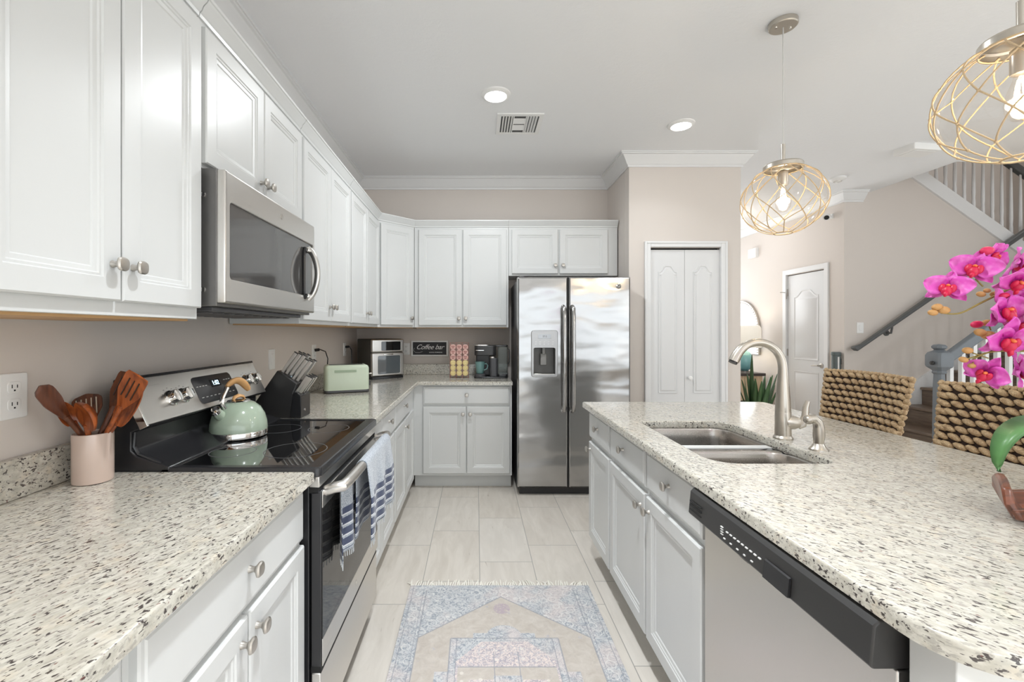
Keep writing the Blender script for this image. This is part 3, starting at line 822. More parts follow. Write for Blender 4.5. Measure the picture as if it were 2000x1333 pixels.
MB().tube(mh, .012, 10, flat=1.6).build('handle', M['steel'], mdo, angle=60)
MB().tube([(-.7605, .628, Z0 + .07 + .225 * k / 12) if 0 < k < 12 else (-.7605, .64, Z0 + .07 + .225 * k / 12) for k in range(13)], .008, 6).build('handle_back', M['black'], mdo)
for z in (Z0 + .072, Z0 + .278): MB().box(-.765, -.742, .640, .694, z, z + .020).build('handle_mount', M['chrome'], mdo, .004)
MB().lathe([(.011, 0), (.011, .0015), (.008, .002), (.002, .002)], 20, M=Matrix.Rotation(pi/2, 4, 'Y'), c=(-.760, .40, Z1 - .045)).build('badge', M['knobmetal'], mdo)
ug = MB().box(-1.14, -.815, .03, W - .03, Z0 - .014, Z0)
for i in range(10): ug.box(-1.10, -.85, .06 + i * .066, .095 + i * .066, Z0 - .018, Z0 - .013)
ug.build('vent_grille', M['darkgrey'], mw, .002)
for z in (Z0 + .05, Z1 - .08): MB().lathe([(.008, 0), (.007, .003), (.002, .004)], 12, M=Matrix.Rotation(pi/2, 4, 'X'), c=(-.825, 0, z)).build('screw', M['chrome'], mw)

# ------------------------------------------------------------------ refrigerator
rf = thing('refrigerator', 'stainless side-by-side refrigerator with a dispenser in the left door', 'refrigerator', (.336, 3.655, 0))
W = .917; HT = 1.779
MB().box(.006, W - .006, .085, .765, .03, HT - .015).build('cabinet_body', M['darkgrey'], rf, .004)
MB().box(.02, W - .02, .05, .11, .0, .062).build('base_grille', M['black'], rf, .003)
def fdoor(x0, x1, hole):
    s = slab(rrect(x0, x1, .066, HT, .006, 3), hole, 0, .075, .012, .003)
    return s.map(lambda p: (p.x, .075 - p.z, p.y))
SPL = .412
fl_ = fdoor(0, SPL - .004, rrect(.128, .306, .985, 1.205, .012, 4)).build('freezer_door', M['steel_x'], rf, angle=50)
frd = fdoor(SPL + .004, W, None).build('fridge_door', M['steel_x'], rf, angle=50)
MB().box(SPL - .006, SPL + .006, .01, .09, .066, HT - .004).build('door_gap', M['gap'], rf)
for xx, dd_ in ((SPL - .040, fl_), (SPL + .034, frd)):
    hp = [(xx, .002, 1.538), (xx, -.036, 1.520), (xx, -.050, 1.46), (xx, -.054, 1.1), (xx, -.050, .76), (xx, -.036, .70), (xx, .002, .688)]
    MB().tube(hp, .015, 12, flat=1.25).build('handle', M['steel_x'], dd_, angle=60)
# dispenser
ds_ = MB(); o2 = rrect(.110, .326, .965, 1.345, .022, 5)
fr2 = slab(o2, rrect(.130, .304, .987, 1.203, .012, 4), 0, .010, .004, .002).map(lambda p: (p.x, .001 - p.z, p.y)).build('dispenser_surround', plain('dispenser_silver', (.42, .42, .42), .32, .8), fl_)
MB().box(.128, .306, .0, .090, .983, 1.207).map(lambda p: p)  # (niche drawn below as separate walls)
nm = MB(); nm.box(.128, .306, .072, .080, .983, 1.207); nm.box(.124, .130, .004, .078, .983, 1.207); nm.box(.304, .310, .004, .078, .983, 1.207)
nm.box(.128, .306, .004, .078, 1.203, 1.209); nm.box(.128, .306, .004, .078, .979, .987)
nm.build('dispenser_niche', plain('niche_grey', (.12, .118, .112), .4, .3), fl_)
MB().box(.190, .240, .030, .040, 1.060, 1.155).box(.203, .227, .022, .060, 1.15, 1.205).build('dispenser_paddle', plain('paddle_grey', (.25, .245, .235), .35), fl_, .004)
MB().box(.135, .300, -.004, .03, .984, .992).build('drip_tray', M['steel'], fl_, .002)
MB().box(.165, .270, -.0115, -.0085, 1.278, 1.312).build('display', plain('dispenser_screen', (.55, .58, .62), .25), fr2, .001)
text('display_text', '37 0', .020, M['darkgrey'], fr2, frame((.218, -.0118, 1.295), (1, 0, 0), (0, 0, 1), (0, -1, 0)))
mk = MB()
for i in range(5): mk.box(.140 + .034 * i, .155 + .034 * i, -.0102, -.0085, 1.250, 1.2535); mk.box(.140 + .034 * i, .152 + .034 * i, -.0102, -.0085, 1.232, 1.235)
mo = mk.build('button_markings', M['white'], fr2); mo['kind'] = 'stuff'
lg = MB().lathe([(.021, 0), (.021, .002), (.018, .003), (.002, .003)], 24, M=Matrix.Rotation(pi/2, 4, 'X'), c=(W - .098, 0, HT - .078)).build('badge', M['darkgrey'], frd)
rgm = MB().tube([(W - .098 + .0165 * cos(a/12*pi), -.0035, HT - .078 + .0165 * sin(a/12*pi)) for a in range(24)], .0012, 5, closed=True)
rgm.build('badge_ring', M['chrome'], lg)
text('badge_monogram', 'GE', .018, M['chrome'], lg, frame((W - .098, -.0032, HT - .0785), (1, 0, 0), (0, 0, 1), (0, -1, 0)), shear=.3, space=.8)
MB().box(.02, .06, .06, .14, HT - .015, HT + .012).build('hinge_cover', M['darkgrey'], rf, .004)
# ------------------------------------------------------------------ kettle
kt = thing('tea_kettle', 'mint green whistling kettle with tan handle standing on the cooktop', 'kettle', (-.940, 1.785, .9206), radians(36))
MB().lathe([(.085, 0), (.100, .002), (.105, .007), (.106, .024), (.1045, .028)], 40, cap1=False).build('base_band', M['chrome'], kt)
MB().lathe([(.1045, .028), (.105, .034), (.102, .060), (.094, .088), (.079, .114), (.058, .132), (.042, .138)], 40, cap0=False).build('body', M['mint'], kt, angle=60)
lid = MB().lathe([(.042, .137), (.044, .140), (.040, .144), (.018, .147), (.004, .148)], 28).build('lid', M['chrome'], kt)
MB().tube([(-.022, -.012, .146), (-.016, -.009, .156), (0, 0, .161), (.016, .009, .156), (.022, .012, .146)], [.004, .006, .007, .006, .004], 8, flat=1.5).build('lid_grip', M['tan'], lid, angle=60)
spo = MB().tube([(-.062, -.046, .088), (-.076, -.056, .104), (-.084, -.062, .114)], [.022, .019, .017], 18).build('spout', M['mint'], kt, angle=60)
MB().tube([(-.083, -.061, .112), (-.090, -.0665, .122), (-.093, -.069, .126)], [.0185, .0185, .012], 18).build('spout_cap', M['chrome'], spo)
MB().tube([(-.055, -.041, .118), (-.066, -.049, .140), (-.062, -.046, .165), (-.050, -.037, .190), (-.046, -.034, .200)], [.008, .007, .006, .006, .007], 8, flat=1.6).build('handle_bracket', M['chrome'], kt, angle=60)
hp = []
for k in range(11):
    s = k / 10; hp.append((-.048 + .088 * s, -.036 + .066 * s, .194 + .030 * sin(pi * (s * .84 + .10)) - .022 * s ** 3))
MB().tube(hp, [.006, .009, .010, .010, .010, .010, .010, .010, .010, .009, .006], 10, flat=1.5).build('handle', M['tan'], kt, angle=60)

# ------------------------------------------------------------------ utensil crock
cc = Vector((-1.078, 1.268, CT1))
ck_ = thing('utensil_crock', 'pinkish beige ceramic crock full of wooden utensils', 'crock', cc)
MB().lathe([(.040, 0), (.0465, .002), (.0475, .006), (.0475, .133), (.047, .137), (.044, .138), (.043, .133), (.043, .008), (.002, .007)], 40).build('pot', M['crock'], ck_, angle=50)
def utensil(name, label, base, rim_, head, hl, hw, nrm, mat, kind='spoon', th=.007):
    """base = foot inside the crock, head = centre of the head in world space"""
    b = cc + Vector(base); h = Vector(head); d = (h - b).normalized()
    n = Vector(nrm); n = (n - d * n.dot(d)).normalized(); s = d.cross(n)
    t = thing(name, label, 'utensil', b)
    a = h - d * hl / 2 - b
    MB().tube([(0, 0, 0), a * .5, a * .85, a + d * .01], [.0050, .0060, .0068, .0075], 8, flat=.75).build('handle', M[mat], t, angle=60)
    mb = MB(); NL, NW = 14, 8
    def pos(u, v, side):
        # u along, v across -1..1
        if kind == 'spoon': wd = hw/2 * sqrt(max(0.0, 1 - (2*u - 1) ** 2)) ** .8 * (1.0 if u > .5 else 1) + .005 * (1 - u)
        elif kind == 'turner': wd = hw/2 * min(1, .25 + u * 1.6) * (1 if u < .93 else .9)
        else: wd = hw/2 * min(1, .3 + u * 1.3) * sqrt(max(.02, 1 - max(0, (u - .8) / .2) ** 2))
        cv = {'spoon': .016, 'ladle': .03}.get(kind, .003)
        dep = -cv * (1 - v * v) * sin(pi * min(1, max(0, u)))
        return a + d * (hl * u) + s * (wd * v) + n * (dep + side * th / 2 * (1 - .6 * abs(v)))
    top = [[pos(i/NL, -1 + 2*j/NW, 1) for j in range(NW + 1)] for i in range(NL + 1)]
    bot = [[pos(i/NL, -1 + 2*j/NW, -1) for j in range(NW + 1)] for i in range(NL + 1)]
    mb.loops([top[i] + bot[i][::-1] for i in range(NL + 1)])
    hd_ = mb.build('head', M[mat], t, angle=60)
    if kind in ('turner', 'slotted'):
        sl = MB()
        for q in ((-.45, 0, .45) if kind == 'turner' else (-.66, -.33, 0, .33, .66)):
            p0 = a + d * hl * .35 + s * hw/2 * q; p1 = a + d * hl * .85 + s * hw/2 * q
            sl.tube([p0 + n * (th*.38), p1 + n * (th*.38)], .0018, 5)
        sl.build('slot', plain('slot_dark' if kind == 'turner' else 'slot_pale', (.03, .015, .01) if kind == 'turner' else (.5, .42, .34), .6), t)
    return t
C_ = (0.35, -1, .1)
utensil('wooden_spatula', 'dark wooden paddle leaning furthest left out of the crock', (.02, .038, .02), 0, (-1.100, 1.175, 1.148), .115, .044, (.9, -.5, .3), 'teakdark', 'paddle', .010)
utensil('wooden_spoon', 'small reddish wooden spoon between the left paddle and the slotted spoon', (.015, .03, .02), 0, (-1.094, 1.205, 1.115), .075, .034, (.8, -.6, .2), 'teak')
utensil('slotted_spoon', 'round dark wooden spoon with pale slots standing in the crock', (0, -.01, .02), 0, (-1.122, 1.300, 1.108), .095, .080, (.1, -1, .25), 'teakdark', 'slotted')
utensil('wooden_ladle', 'short reddish wooden ladle curving right at the front of the crock', (-.02, .03, .02), 0, (-1.046, 1.205, 1.108), .080, .082, (-.5, -.8, -.45), 'teak', 'spoon', .016)
utensil('wooden_spatula', 'flat-topped dark wooden spatula behind the carved turner', (-.02, -.02, .02), 0, (-1.060, 1.345, 1.158), .115, .058, (.1, -1, .0), 'teakdark', 'turner')
utensil('wooden_turner', 'carved orange-brown wooden turner, tallest utensil in the crock', (-.040, .02, .02), 0, (-.955, 1.240, 1.168), .115, .064, (.3, -1, .3), 'teak', 'turner', .009)
utensil('wooden_spoon', 'large oval wooden spoon leaning right over the edge of the range', (-.041, .008, .012), 0, (-.985, 1.275, 1.128), .135, .074, (-.3, -1, .35), 'teak', 'spoon', .008)

# ------------------------------------------------------------------ knife block
kb = thing('knife_block', 'black slanted knife block on the countertop just beyond the range', 'knife block', (0, 2.185, CT1))
zz = lambda z: z - CT1
MB().prism([(-1.020, 0), (-.862, 0), (-.862, zz(1.012)), (-.885, zz(1.030)), (-.872, zz(1.052)) if False else (-.888, zz(1.035)), (-.868, zz(1.082)), (-.965, zz(1.146)), (-1.072, zz(.992))], 0, .115, 'y').build('block', M['blackplastic'], kb, .004)
MB().prism([(-.905, .001), (-.848, .001), (-.848, zz(1.024)), (-.872, zz(1.042)), (-.888, zz(1.035))], -.003, .118, 'y').build('steak_knife_tier', M['black'], kb, .003)
MB().lathe([(.006, 0), (.006, .002), (.001, .002)], 14, M=Matrix.Rotation(pi/2, 4, 'Y'), c=(-.848, .045, .035)).build('logo_stud', M['chrome'], kb)
kdir = Vector((.55, .10, .83)).normalized()
def knife_src(ln, nm):
    k = thing('kitchen_knife', '', 'knife', (0, 0, 0))
    L = []
    for s, wd in ((0, .0085), (.25, .0075), (.55, .009), (.85, .0095), (1, .0085)):
        L.append([(x * wd, y * .0065, s * ln) for x, y in ((-1, -1), (1, -1), (1, 1), (-1, 1))])
    MB().loops(L).build('handle', M['steel'], k, .0025)
    MB().box(-.0095, .0095, -.007, .007, ln - .003, ln + .002).build('end_cap', M['blackplastic'], k, .001)
    MB().box(-.009, .009, -.0008, .0008, -.05, .001).build('blade', M['chrome'], k)
    return k
ksrc = knife_src(.118, 0); ksm = knife_src(.092, 1)
xa = kdir.cross(Vector((0, 1, 0))).normalized(); ya_ = kdir.cross(xa).normalized()
Rk = Matrix((xa, ya_, kdir)).transposed().to_euler()
n_ = 0; rowname = {0: 'front row', 1: 'back row'}
words = ['first', 'second', 'third', 'fourth', 'fifth', 'sixth']
for row in range(2):
    for i in range(5):
        k = ksrc if n_ == 0 else copy_tree(ksrc)
        s = (i + .5) / 5
        p = Vector((-.960 + .088 * s, 2.185 + .030 + .055 * row, 1.142 - .058 * s))
        k.location = p + kdir * (.006 * ((i * 7 + row * 3) % 3) - .004); k.rotation_euler = Rk
        k['label'] = 'large steel-handled knife, %s from the wall, %s of the knife block' % (words[i], rowname[row]); k['group'] = 'large knives in the knife block'; n_ += 1
for i in range(6):
    k = ksm if i == 0 else copy_tree(ksm)
    k.location = Vector((-.877 + .014 * (i % 2), 2.185 + .022 + .036 * (i // 2), 1.040 - .006 * (i % 2))); k.rotation_euler = Rk
    k['label'] = 'steak knife in the low knife block tier, %s from the range, %s' % (words[i // 2], ('wall side', 'room side')[i % 2])
    k['group'] = 'steak knives in the low tier'

# ------------------------------------------------------------------ toaster
to = thing('toaster', 'mint green long-slot toaster on the left countertop', 'toaster', (-.912, 3.16, CT1), radians(22))
tb = slab(rrect(-.148, .148, -.085, .085, .028, 6), None, .014, .190, .022).build('body', M['minttoast'], to, angle=50)
MB().prism(rrect(-.150, .150, -.086, .086, .028, 6), .004, .020).build('base', M['darkgrey'], to, .002)
for y in (-.03, .03): MB().box(-.115, .115, y - .013, y + .013, .186, .1915).build('slot', M['black'], to)
MB().box(-.085, .060, -.0865, -.084, .142, .158).build('side_recess', plain('mint_recess', srgb(164, 182, 156), .4), to)
MB().box(.147, .176, -.020, .020, .118, .126).build('lever', M['knobmetal'], to, .003)
MB().box(.147, .1495, -.004, .004, .050, .135).build('lever_track', M['black'], to)
MB().box(.147, .160, -.062, -.048, .045, .075).build('browning_knob', M['black'], to, .003)
MB().lathe([(.012, 0), (.011, .012), (.002, .013)], 14, M=Matrix.Rotation(pi/2, 4, 'Y'), c=(.148, .045, .045)).build('dial', M['minttoast'], to)

# ------------------------------------------------------------------ air fryer oven in the corner
af = thing('air_fryer_oven', 'upright stainless air fryer oven in the back left corner of the counter', 'air fryer', (-.878, 4.130, CT1), radians(42))
W = .33; D_ = .28
slab(rrect(-W/2, W/2, -D_/2 + .02, D_/2, .02, 4), None, .02, .355, .01).build('housing', plain('fryer_side_grey', (.055, .052, .045), .4), af)
MB().prism(rrect(-W/2, W/2, -D_/2, D_/2, .02, 4), .0, .022).build('base', M['black'], af, .003)
def ffront(z0, z1, hole, nm, mat):
    s = slab([(x, z) for x, z in rrect(-W/2 + .002, W/2 - .002, z0, z1, .010, 4)], hole, 0, .022, .010, .002)
    return s.map(lambda p: (p.x, -D_/2 + .021 - p.z, p.y)).build(nm, mat, af, angle=50)
up_ = ffront(.238, .352, rrect(-.070, .130, .252, .330, .008, 4), 'control_face', M['steel'])
MB().box(-.072, .132, -D_/2 + .004, -D_/2 + .012, .250, .332).build('touch_screen', M['blackglass'], up_)
lo_ = ffront(.026, .232, rrect(-.105, .125, .045, .205, .012, 4), 'door', M['steel'])
MB().box(-.107, .127, -D_/2 + .004, -D_/2 + .012, .043, .207).build('door_window', plain('fryer_glass', (.10, .115, .125), .05, coat=1.0), lo_)
MB().box(-.05, .05, -D_/2 - .004, -D_/2 + .004, .212, .222).build('handle', M['chrome'], lo_, .003)

# ------------------------------------------------------------------ coffee sign
cs_ = thing('coffee_bar_sign', 'framed black Coffee bar sign on the back wall above the counter', 'sign', (-.457, WB, 1.169))
fw_, fh_ = .362, .154
fr3 = slab(rrect(-fw_/2, fw_/2, -fh_/2, fh_/2, .002, 1), rrect(-fw_/2 + .016, fw_/2 - .016, -fh_/2 + .015, fh_/2 - .015, .001, 1), 0, .022, .003)
fr3.map(lambda p: (p.x, -.001 - p.z, p.y)).build('frame', M['white'], cs_)
brd = MB().box(-fw_/2 + .015, fw_/2 - .015, -.012, -.002, -fh_/2 + .014, fh_/2 - .014).build('board', plain('chalkboard', (.03, .03, .033), .6), cs_)
text('lettering', 'Coffee bar', .066, M['white'], brd, frame((0, -.0125, .012), (1, 0, 0), (0, 0, 1), (0, -1, 0)), shear=.45, space=.95)
text('lettering', 'GOOD MORNING', .016, M['white'], brd, frame((.06, -.0125, -.040), (1, 0, 0), (0, 0, 1), (0, -1, 0)))
MB().tube([(-.150, -.0125, .005), (-.158, -.0125, -.02), (-.14, -.0125, -.04), (-.10, -.0125, -.042), (-.07, -.0125, -.03)], .0012, 4).build('flourish', M['white'], brd)

# ------------------------------------------------------------------ coffee pod rack
ROSE = plain('rose_wire', srgb(190, 140, 132), .35, .6)
pr = thing('pod_rack', 'rose wire rack holding three columns of coffee pods', 'pod rack', (-.153, 4.09, CT1))
rk = MB()
for x in (-.084, -.028, .028, .084): rk.tube([(x, -.02, .0), (x, -.02, .30), (x, .0, .318), (x, .03, .318), (x, .055, .0)], .0022, 6)
for k in range(7): rk.tube([(-.084, -.02, .022 + .047 * k), (.084, -.02, .022 + .047 * k)], .0018, 6)
rk.tube([(-.084, .03, .318), (.084, .03, .318)], .0022, 6).tube([(-.084, .055, .002), (.084, .055, .002)], .0022, 6)
rk.build('wire_frame', ROSE, pr)
PK = plain('pod_pink', srgb(214, 172, 162), .35); YL = plain('pod_yellow', srgb(222, 200, 140), .35)
def pod_src(mat):
    o = thing('coffee_pod', '', 'coffee pod', (0, 0, 0))
    Mx = Matrix.Rotation(pi/2, 4, 'X')
    MB().lathe([(.0245, -.002), (.0255, 0), (.0245, .0022), (.021, .0024)], 20, M=Mx, cap0=False).build('lid', mat, o)
    MB().lathe([(.0225, -.001), (.0175, -.040), (.016, -.041)], 20, M=Mx, cap0=True).build('cup', M['white'], o)
    MB().box(-.016, .016, -.0034, -.0022, .004, .010).box(-.010, .010, -.0034, -.0022, -.010, -.004).build('printed_label', plain('pod_print_dark', srgb(150, 84, 78), .5) if mat is PK else plain('pod_print_pale', srgb(240, 224, 160), .5), o)
    return o
srcs = {'pink': pod_src(PK), 'yellow': pod_src(YL)}; used = set()
rows = ['top', 'second', 'third', 'fourth', 'fifth', 'bottom']; colsn = ['left', 'middle', 'right']
for r in range(6):
    cn = 'pink' if r < 3 else 'yellow'
    for c in range(3):
        o = srcs[cn] if cn not in used else copy_tree(srcs[cn]); used.add(cn)
        o.location = (-.153 + (-.056 + .056 * c), 4.09 - .024, CT1 + .282 - .047 * r - .001)
        o['label'] = '%s coffee pod in the %s row, %s column of the wire rack' % (cn, rows[r], colsn[c]); o['group'] = cn + ' coffee pods in the rack'

# ------------------------------------------------------------------ coffee maker, mug, reservoir
cm = thing('coffee_maker', 'black pod coffee maker with a clear water tank beside the refrigerator', 'coffee maker', (.135, 4.15, CT1))
MB().prism(rrect(-.155, .150, -.11, .11, .03, 5), 0, .014).build('base', M['black'], cm, .003)
MB().lathe([(.050, .014), (.050, .036), (.046, .040), (.002, .040)], 24, c=(-.100, -.065, 0)).build('drip_tray', M['darkgrey'], cm)
MB().box(-.135, .035, .03, .10, .014, .285).build('back_column', M['blackplastic'], cm, .008)
MB().prism(rrect(-.150, .045, -.105, .10, .035, 6), .205, .295).build('brew_head', M['blackplastic'], cm, .006)
MB().prism(rrect(-.152, -.01, -.107, .06, .035, 6), .292, .302).build('lid', M['steel'], cm, .003)
MB().prism(rrect(-.140, -.062, -.112, -.10, .005, 3), .250, .254).build('trim_line', M['chrome'], cm)
MB().prism(rrect(-.012, .060, -.085, .04, .02, 5), .014, .180).build('pod_storage', M['darkgrey'], cm, .004)
MB().prism(rrect(-.014, .040, -.087, .0, .02, 5), .178, .198).build('milk_frother_cap', M['knobmetal'], cm, .004)
WG = NT('smoky_clear_plastic'); WG.set(color=(.82, .88, .85), rough=.05, trans=.85, ior=1.1); 
slab(rrect(.062, .150, -.075, .095, .02, 5), None, .030, .285, .004).build('water_tank', WG.m, cm)
MB().prism(rrect(.058, .152, -.080, .10, .02, 5), .014, .034).build('tank_base', M['black'], cm, .002)
MB().prism(rrect(.030, .152, -.080, .10, .02, 5), .285, .297).build('tank_lid', M['black'], cm, .002)
MB().tube([(.148, -.03, .27), (.168, -.03, .255), (.172, -.03, .19), (.166, -.03, .14), (.150, -.03, .125)], .005, 8).build('tank_handle', M['darkgrey'], cm)
mg = thing('coffee_mug', 'teal mug standing on the drip tray of the coffee maker', 'mug', (.135 - .100, 4.085, CT1 + .0405))
TE = plain('teal_glaze', srgb(110, 148, 146), .2, coat=.5)
MB().lathe([(.030, 0), (.034, .004), (.038, .05), (.045, .105), (.0455, .108), (.043, .108), (.036, .05), (.030, .008), (.001, .007)], 28).build('cup', TE, mg, angle=50)
MB().tube([(.038, 0, .085), (.058, 0, .090), (.070, 0, .070), (.062, 0, .042), (.036, 0, .030)], .0055, 8).build('handle', TE, mg)

# ------------------------------------------------------------------ outlets and switches
def plate(name, label, loc, rz, duplex=True, cat='outlet', w=.072, h=.116, gang=1):
    t = thing(name, label, cat, loc, rz)
    slab(rrect(-w/2, w/2, -h/2, h/2, .006, 3), None, 0, .006, .003).map(lambda p: (p.x, -p.z, p.y)).build('plate', M['white'], t)
    if duplex:
        for z in (-.022, .022):
            s = slab(rrect(-.0165, .0165, -.0145, .0145, .008, 4), None, 0, .0015, .0008).map(lambda p: (p.x, -.006 - p.z, p.y + z)).build('socket', M['white'], t)
            MB().box(-.0075, -.0055, -.0080, -.0072, z - .002, z + .007).box(.0055, .0075, -.0080, -.0072, z - .002, z + .006).box(-.002, .002, -.0080, -.0072, z - .010, z - .006).build('slots', M['gap'], s)
    else:
        MB().box(-.015, .015, -.009, -.005, -.032, .032).build('rocker', M['white'], t, .002)
    return t
plate('wall_outlet', 'white double outlet on the left wall in the foreground', (WL, 1.140, 1.172), pi/2)
plate('light_switch', 'white switch plate on the left wall behind the knife block', (WL, 2.585, 1.176), pi/2, False, 'switch')
plate('wall_outlet', 'white outlet on the left wall with the toaster plugged in', (WL, 3.26, 1.182), pi/2)
plate('wall_outlet', 'white outlet on the left wall with the air fryer plugged in', (WL, 4.02, 1.176), pi/2)
plate('wall_outlet', 'white outlet on the back wall between the air fryer and the sign', (-.690, WB, 1.165), 0)
plate('light_switch', 'white switch plate on the stair wall above the handrail end', (4.14, 4.86, 1.375), 0, False, 'switch')
def cord(name, label, pts):
    o = MB().tube(pts, .0038, 8).tube([Vector(pts[0]), Vector(pts[0]) + (Vector(pts[1]) - Vector(pts[0])).normalized() * .03], .011, 10).build(name, M['black'], None, angle=60)
    tag(o, label, 'cord')
cord('power_cord', 'black power cord from the wall outlet down behind the toaster', [(WL + .010, 3.26, 1.20), (WL + .045, 3.26, 1.205), (WL + .085, 3.26, 1.19), (WL + .105, 3.25, 1.14), (WL + .11, 3.22, 1.06), (WL + .11, 3.20, .96), (WL + .12, 3.18, .93)])
cord('power_cord', 'black power cord from the wall outlet down behind the air fryer', [(WL + .010, 4.02, 1.198), (WL + .045, 4.02, 1.200), (WL + .065, 4.01, 1.17), (WL + .07, 4.0, 1.08), (WL + .08, 4.0, .95), (WL + .10, 4.01, .925)])

# ------------------------------------------------------------------ rug
def rug_mat():
    t = NT('faded_persian_rug'); c = t.coord(); x, y, z = t.xyz(c)
    au = t.ab(x); v = t.mul(y, -1.0)                       # v = distance from the far end
    fine = t.noise(c, 90, 4, .7, 1.2); mid = t.noise(c, 22, 4, .7, .8); big = t.noise(c, 5, 3, .6)
    cell = t.voro(c, 55, 'F1'); cell2 = t.voro(c, 26, 'DISTANCE_TO_EDGE')
    cream = t.mix(t.ramp(mid, .3, .7), (.50, .445, .39), (.62, .57, .515)); cream = t.mix(t.ramp(fine, .58, .64, 0, .40), cream, (.45, .42, .41))
    curl = t.noise(c, 30, 5, .78, 3.5); blue = t.mix(t.ramp(curl, .44, .52), (.26, .285, .33), (.62, .62, .61)); blue = t.mix(t.ramp(fine, .35, .6, .45, 0), blue, (.42, .46, .53))
    blue = t.mix(t.mul(t.ramp(big, .48, .62), .45), blue, (.74, .62, .58))
    pink = t.mix(t.ramp(fine, .42, .55), (.42, .37, .41), (.78, .68, .63))
    pink = t.mix(t.ramp(curl, .40, .50, .55, 0), pink, (.40, .43, .50))
    border = t.mx(t.gt(au, .375), t.lt(v, .045))
    hexo = t.lt(v, t.add(.105, t.mul(au, .80)))             # outside the cream field
    col = t.mix(hexo, cream, blue)
    col = t.mix(border, col, blue)
    dome = t.lt(t.math('SQRT', t.add(t.mul(x, x), t.mul(t.sub(v, .400), t.sub(v, .400)))), .078)
    step = t.mul(t.lt(au, .135), t.mul(t.gt(v, .375), t.lt(v, .42)))
    rect = t.mul(t.lt(au, .232), t.gt(v, .408))
    rect2 = t.mul(t.lt(au, .285), t.gt(v, .60))
    blu_m = t.mx(t.mx(dome, step), t.mx(rect, rect2)); col = t.mix(blu_m, col, blue)
    inner = t.mul(t.mul(t.lt(au, .205), t.gt(v, t.add(.43, t.mx(0, t.mul(t.sub(au, .10), 1.1))))), t.gt(v, .43))
    col = t.mix(inner, col, pink)
    core = t.mul(t.lt(au, .195), t.gt(v, .575)); col = t.mix(core, col, cream)
    core2 = t.mul(t.lt(au, .150), t.gt(v, .64)); col = t.mix(core2, col, pink)
    core3 = t.mul(t.lt(au, .055), t.gt(v, .62)); col = t.mix(core3, col, blue)
    # scattered little sprigs in the cream field, a zigzag edging and medallion blossoms
    sprig = t.mul(t.ramp(t.voro(c, 13, 'F1'), .10, .16, .55, 0), t.ramp(fine, .45, .52)); col = t.mix(t.mul(sprig, t.math('SUBTRACT', 1.0, t.mx(hexo, border))), col, (.44, .44, .50))
    blos = t.mul(t.ramp(t.voro(c, 24, 'F1'), .16, .24, .6, 0), t.mx(inner, core2)); col = t.mix(blos, col, (.80, .76, .70))
    ring = t.mul(t.lt(t.ab(t.sub(t.voro(c, 17, 'F1'), .36)), .035), t.mx(border, hexo)); col = t.mix(t.mul(ring, .5), col, (.78, .77, .74))
    mot = t.mul(t.lt(t.math('SQRT', t.add(t.mul(x, x), t.mul(t.sub(v, .20), t.sub(v, .20)))), .040), t.ramp(fine, .42, .5)); col = t.mix(mot, col, (.46, .38, .42))
    # thin dark outlines
    def line(a, b, w=.003): return t.lt(t.ab(t.sub(a, b)), w)
    l1 = t.mul(line(v, t.add(.105, t.mul(au, .80)), .004), t.lt(au, .375))
    l2 = t.mul(line(au, .375), t.gt(v, .045)); l3 = line(au, .445, .002); l4 = t.mul(line(au, .390, .0015), t.gt(v, .05))
    l5 = t.mul(line(v, .408), t.lt(au, .232)); l6 = t.mul(t.mx(line(au, .232), line(au, .205, .002)), t.gt(v, .41))
    l7 = t.mul(line(v, .575, .003), t.lt(au, .195)); l8 = t.mul(line(au, .05, .002), t.gt(v, .49))
    ll = t.mx(t.mx(t.mx(l1, l2), t.mx(l3, l4)), t.mx(t.mx(l5, l6), t.mx(l7, l8)))
    col = t.mix(t.mul(ll, .65), col, (.27, .28, .32))
    t.set(color=col, rough=.95, sheen=.2); t.bump(fine, .35, .002); return t.m
rg_ = thing('runner_rug', 'faded blue and cream patterned rug with fringe on the tile floor', 'rug', (.122, 2.355, 0))
slab(rrect(-.465, .465, -1.75, 0, .004, 2), None, .001, .009, .003).build('pile', rug_mat(), rg_)
random.seed(2); fg = MB()
for i in range(78):
    x = -.462 + .924 * i / 77
    a = random.uniform(-.018, .018) + (-.02 if i < 2 else .02 if i > 67 else 0); l = random.uniform(.028, .062)
    fg.tube([(x, -.004, .005), (x + a * .4, l * .5, .007), (x + a, l, .004)], [.0045, .0042, .002], 5)
fg.build('fringe', plain('rug_fringe', (.88, .85, .78), .95), rg_)
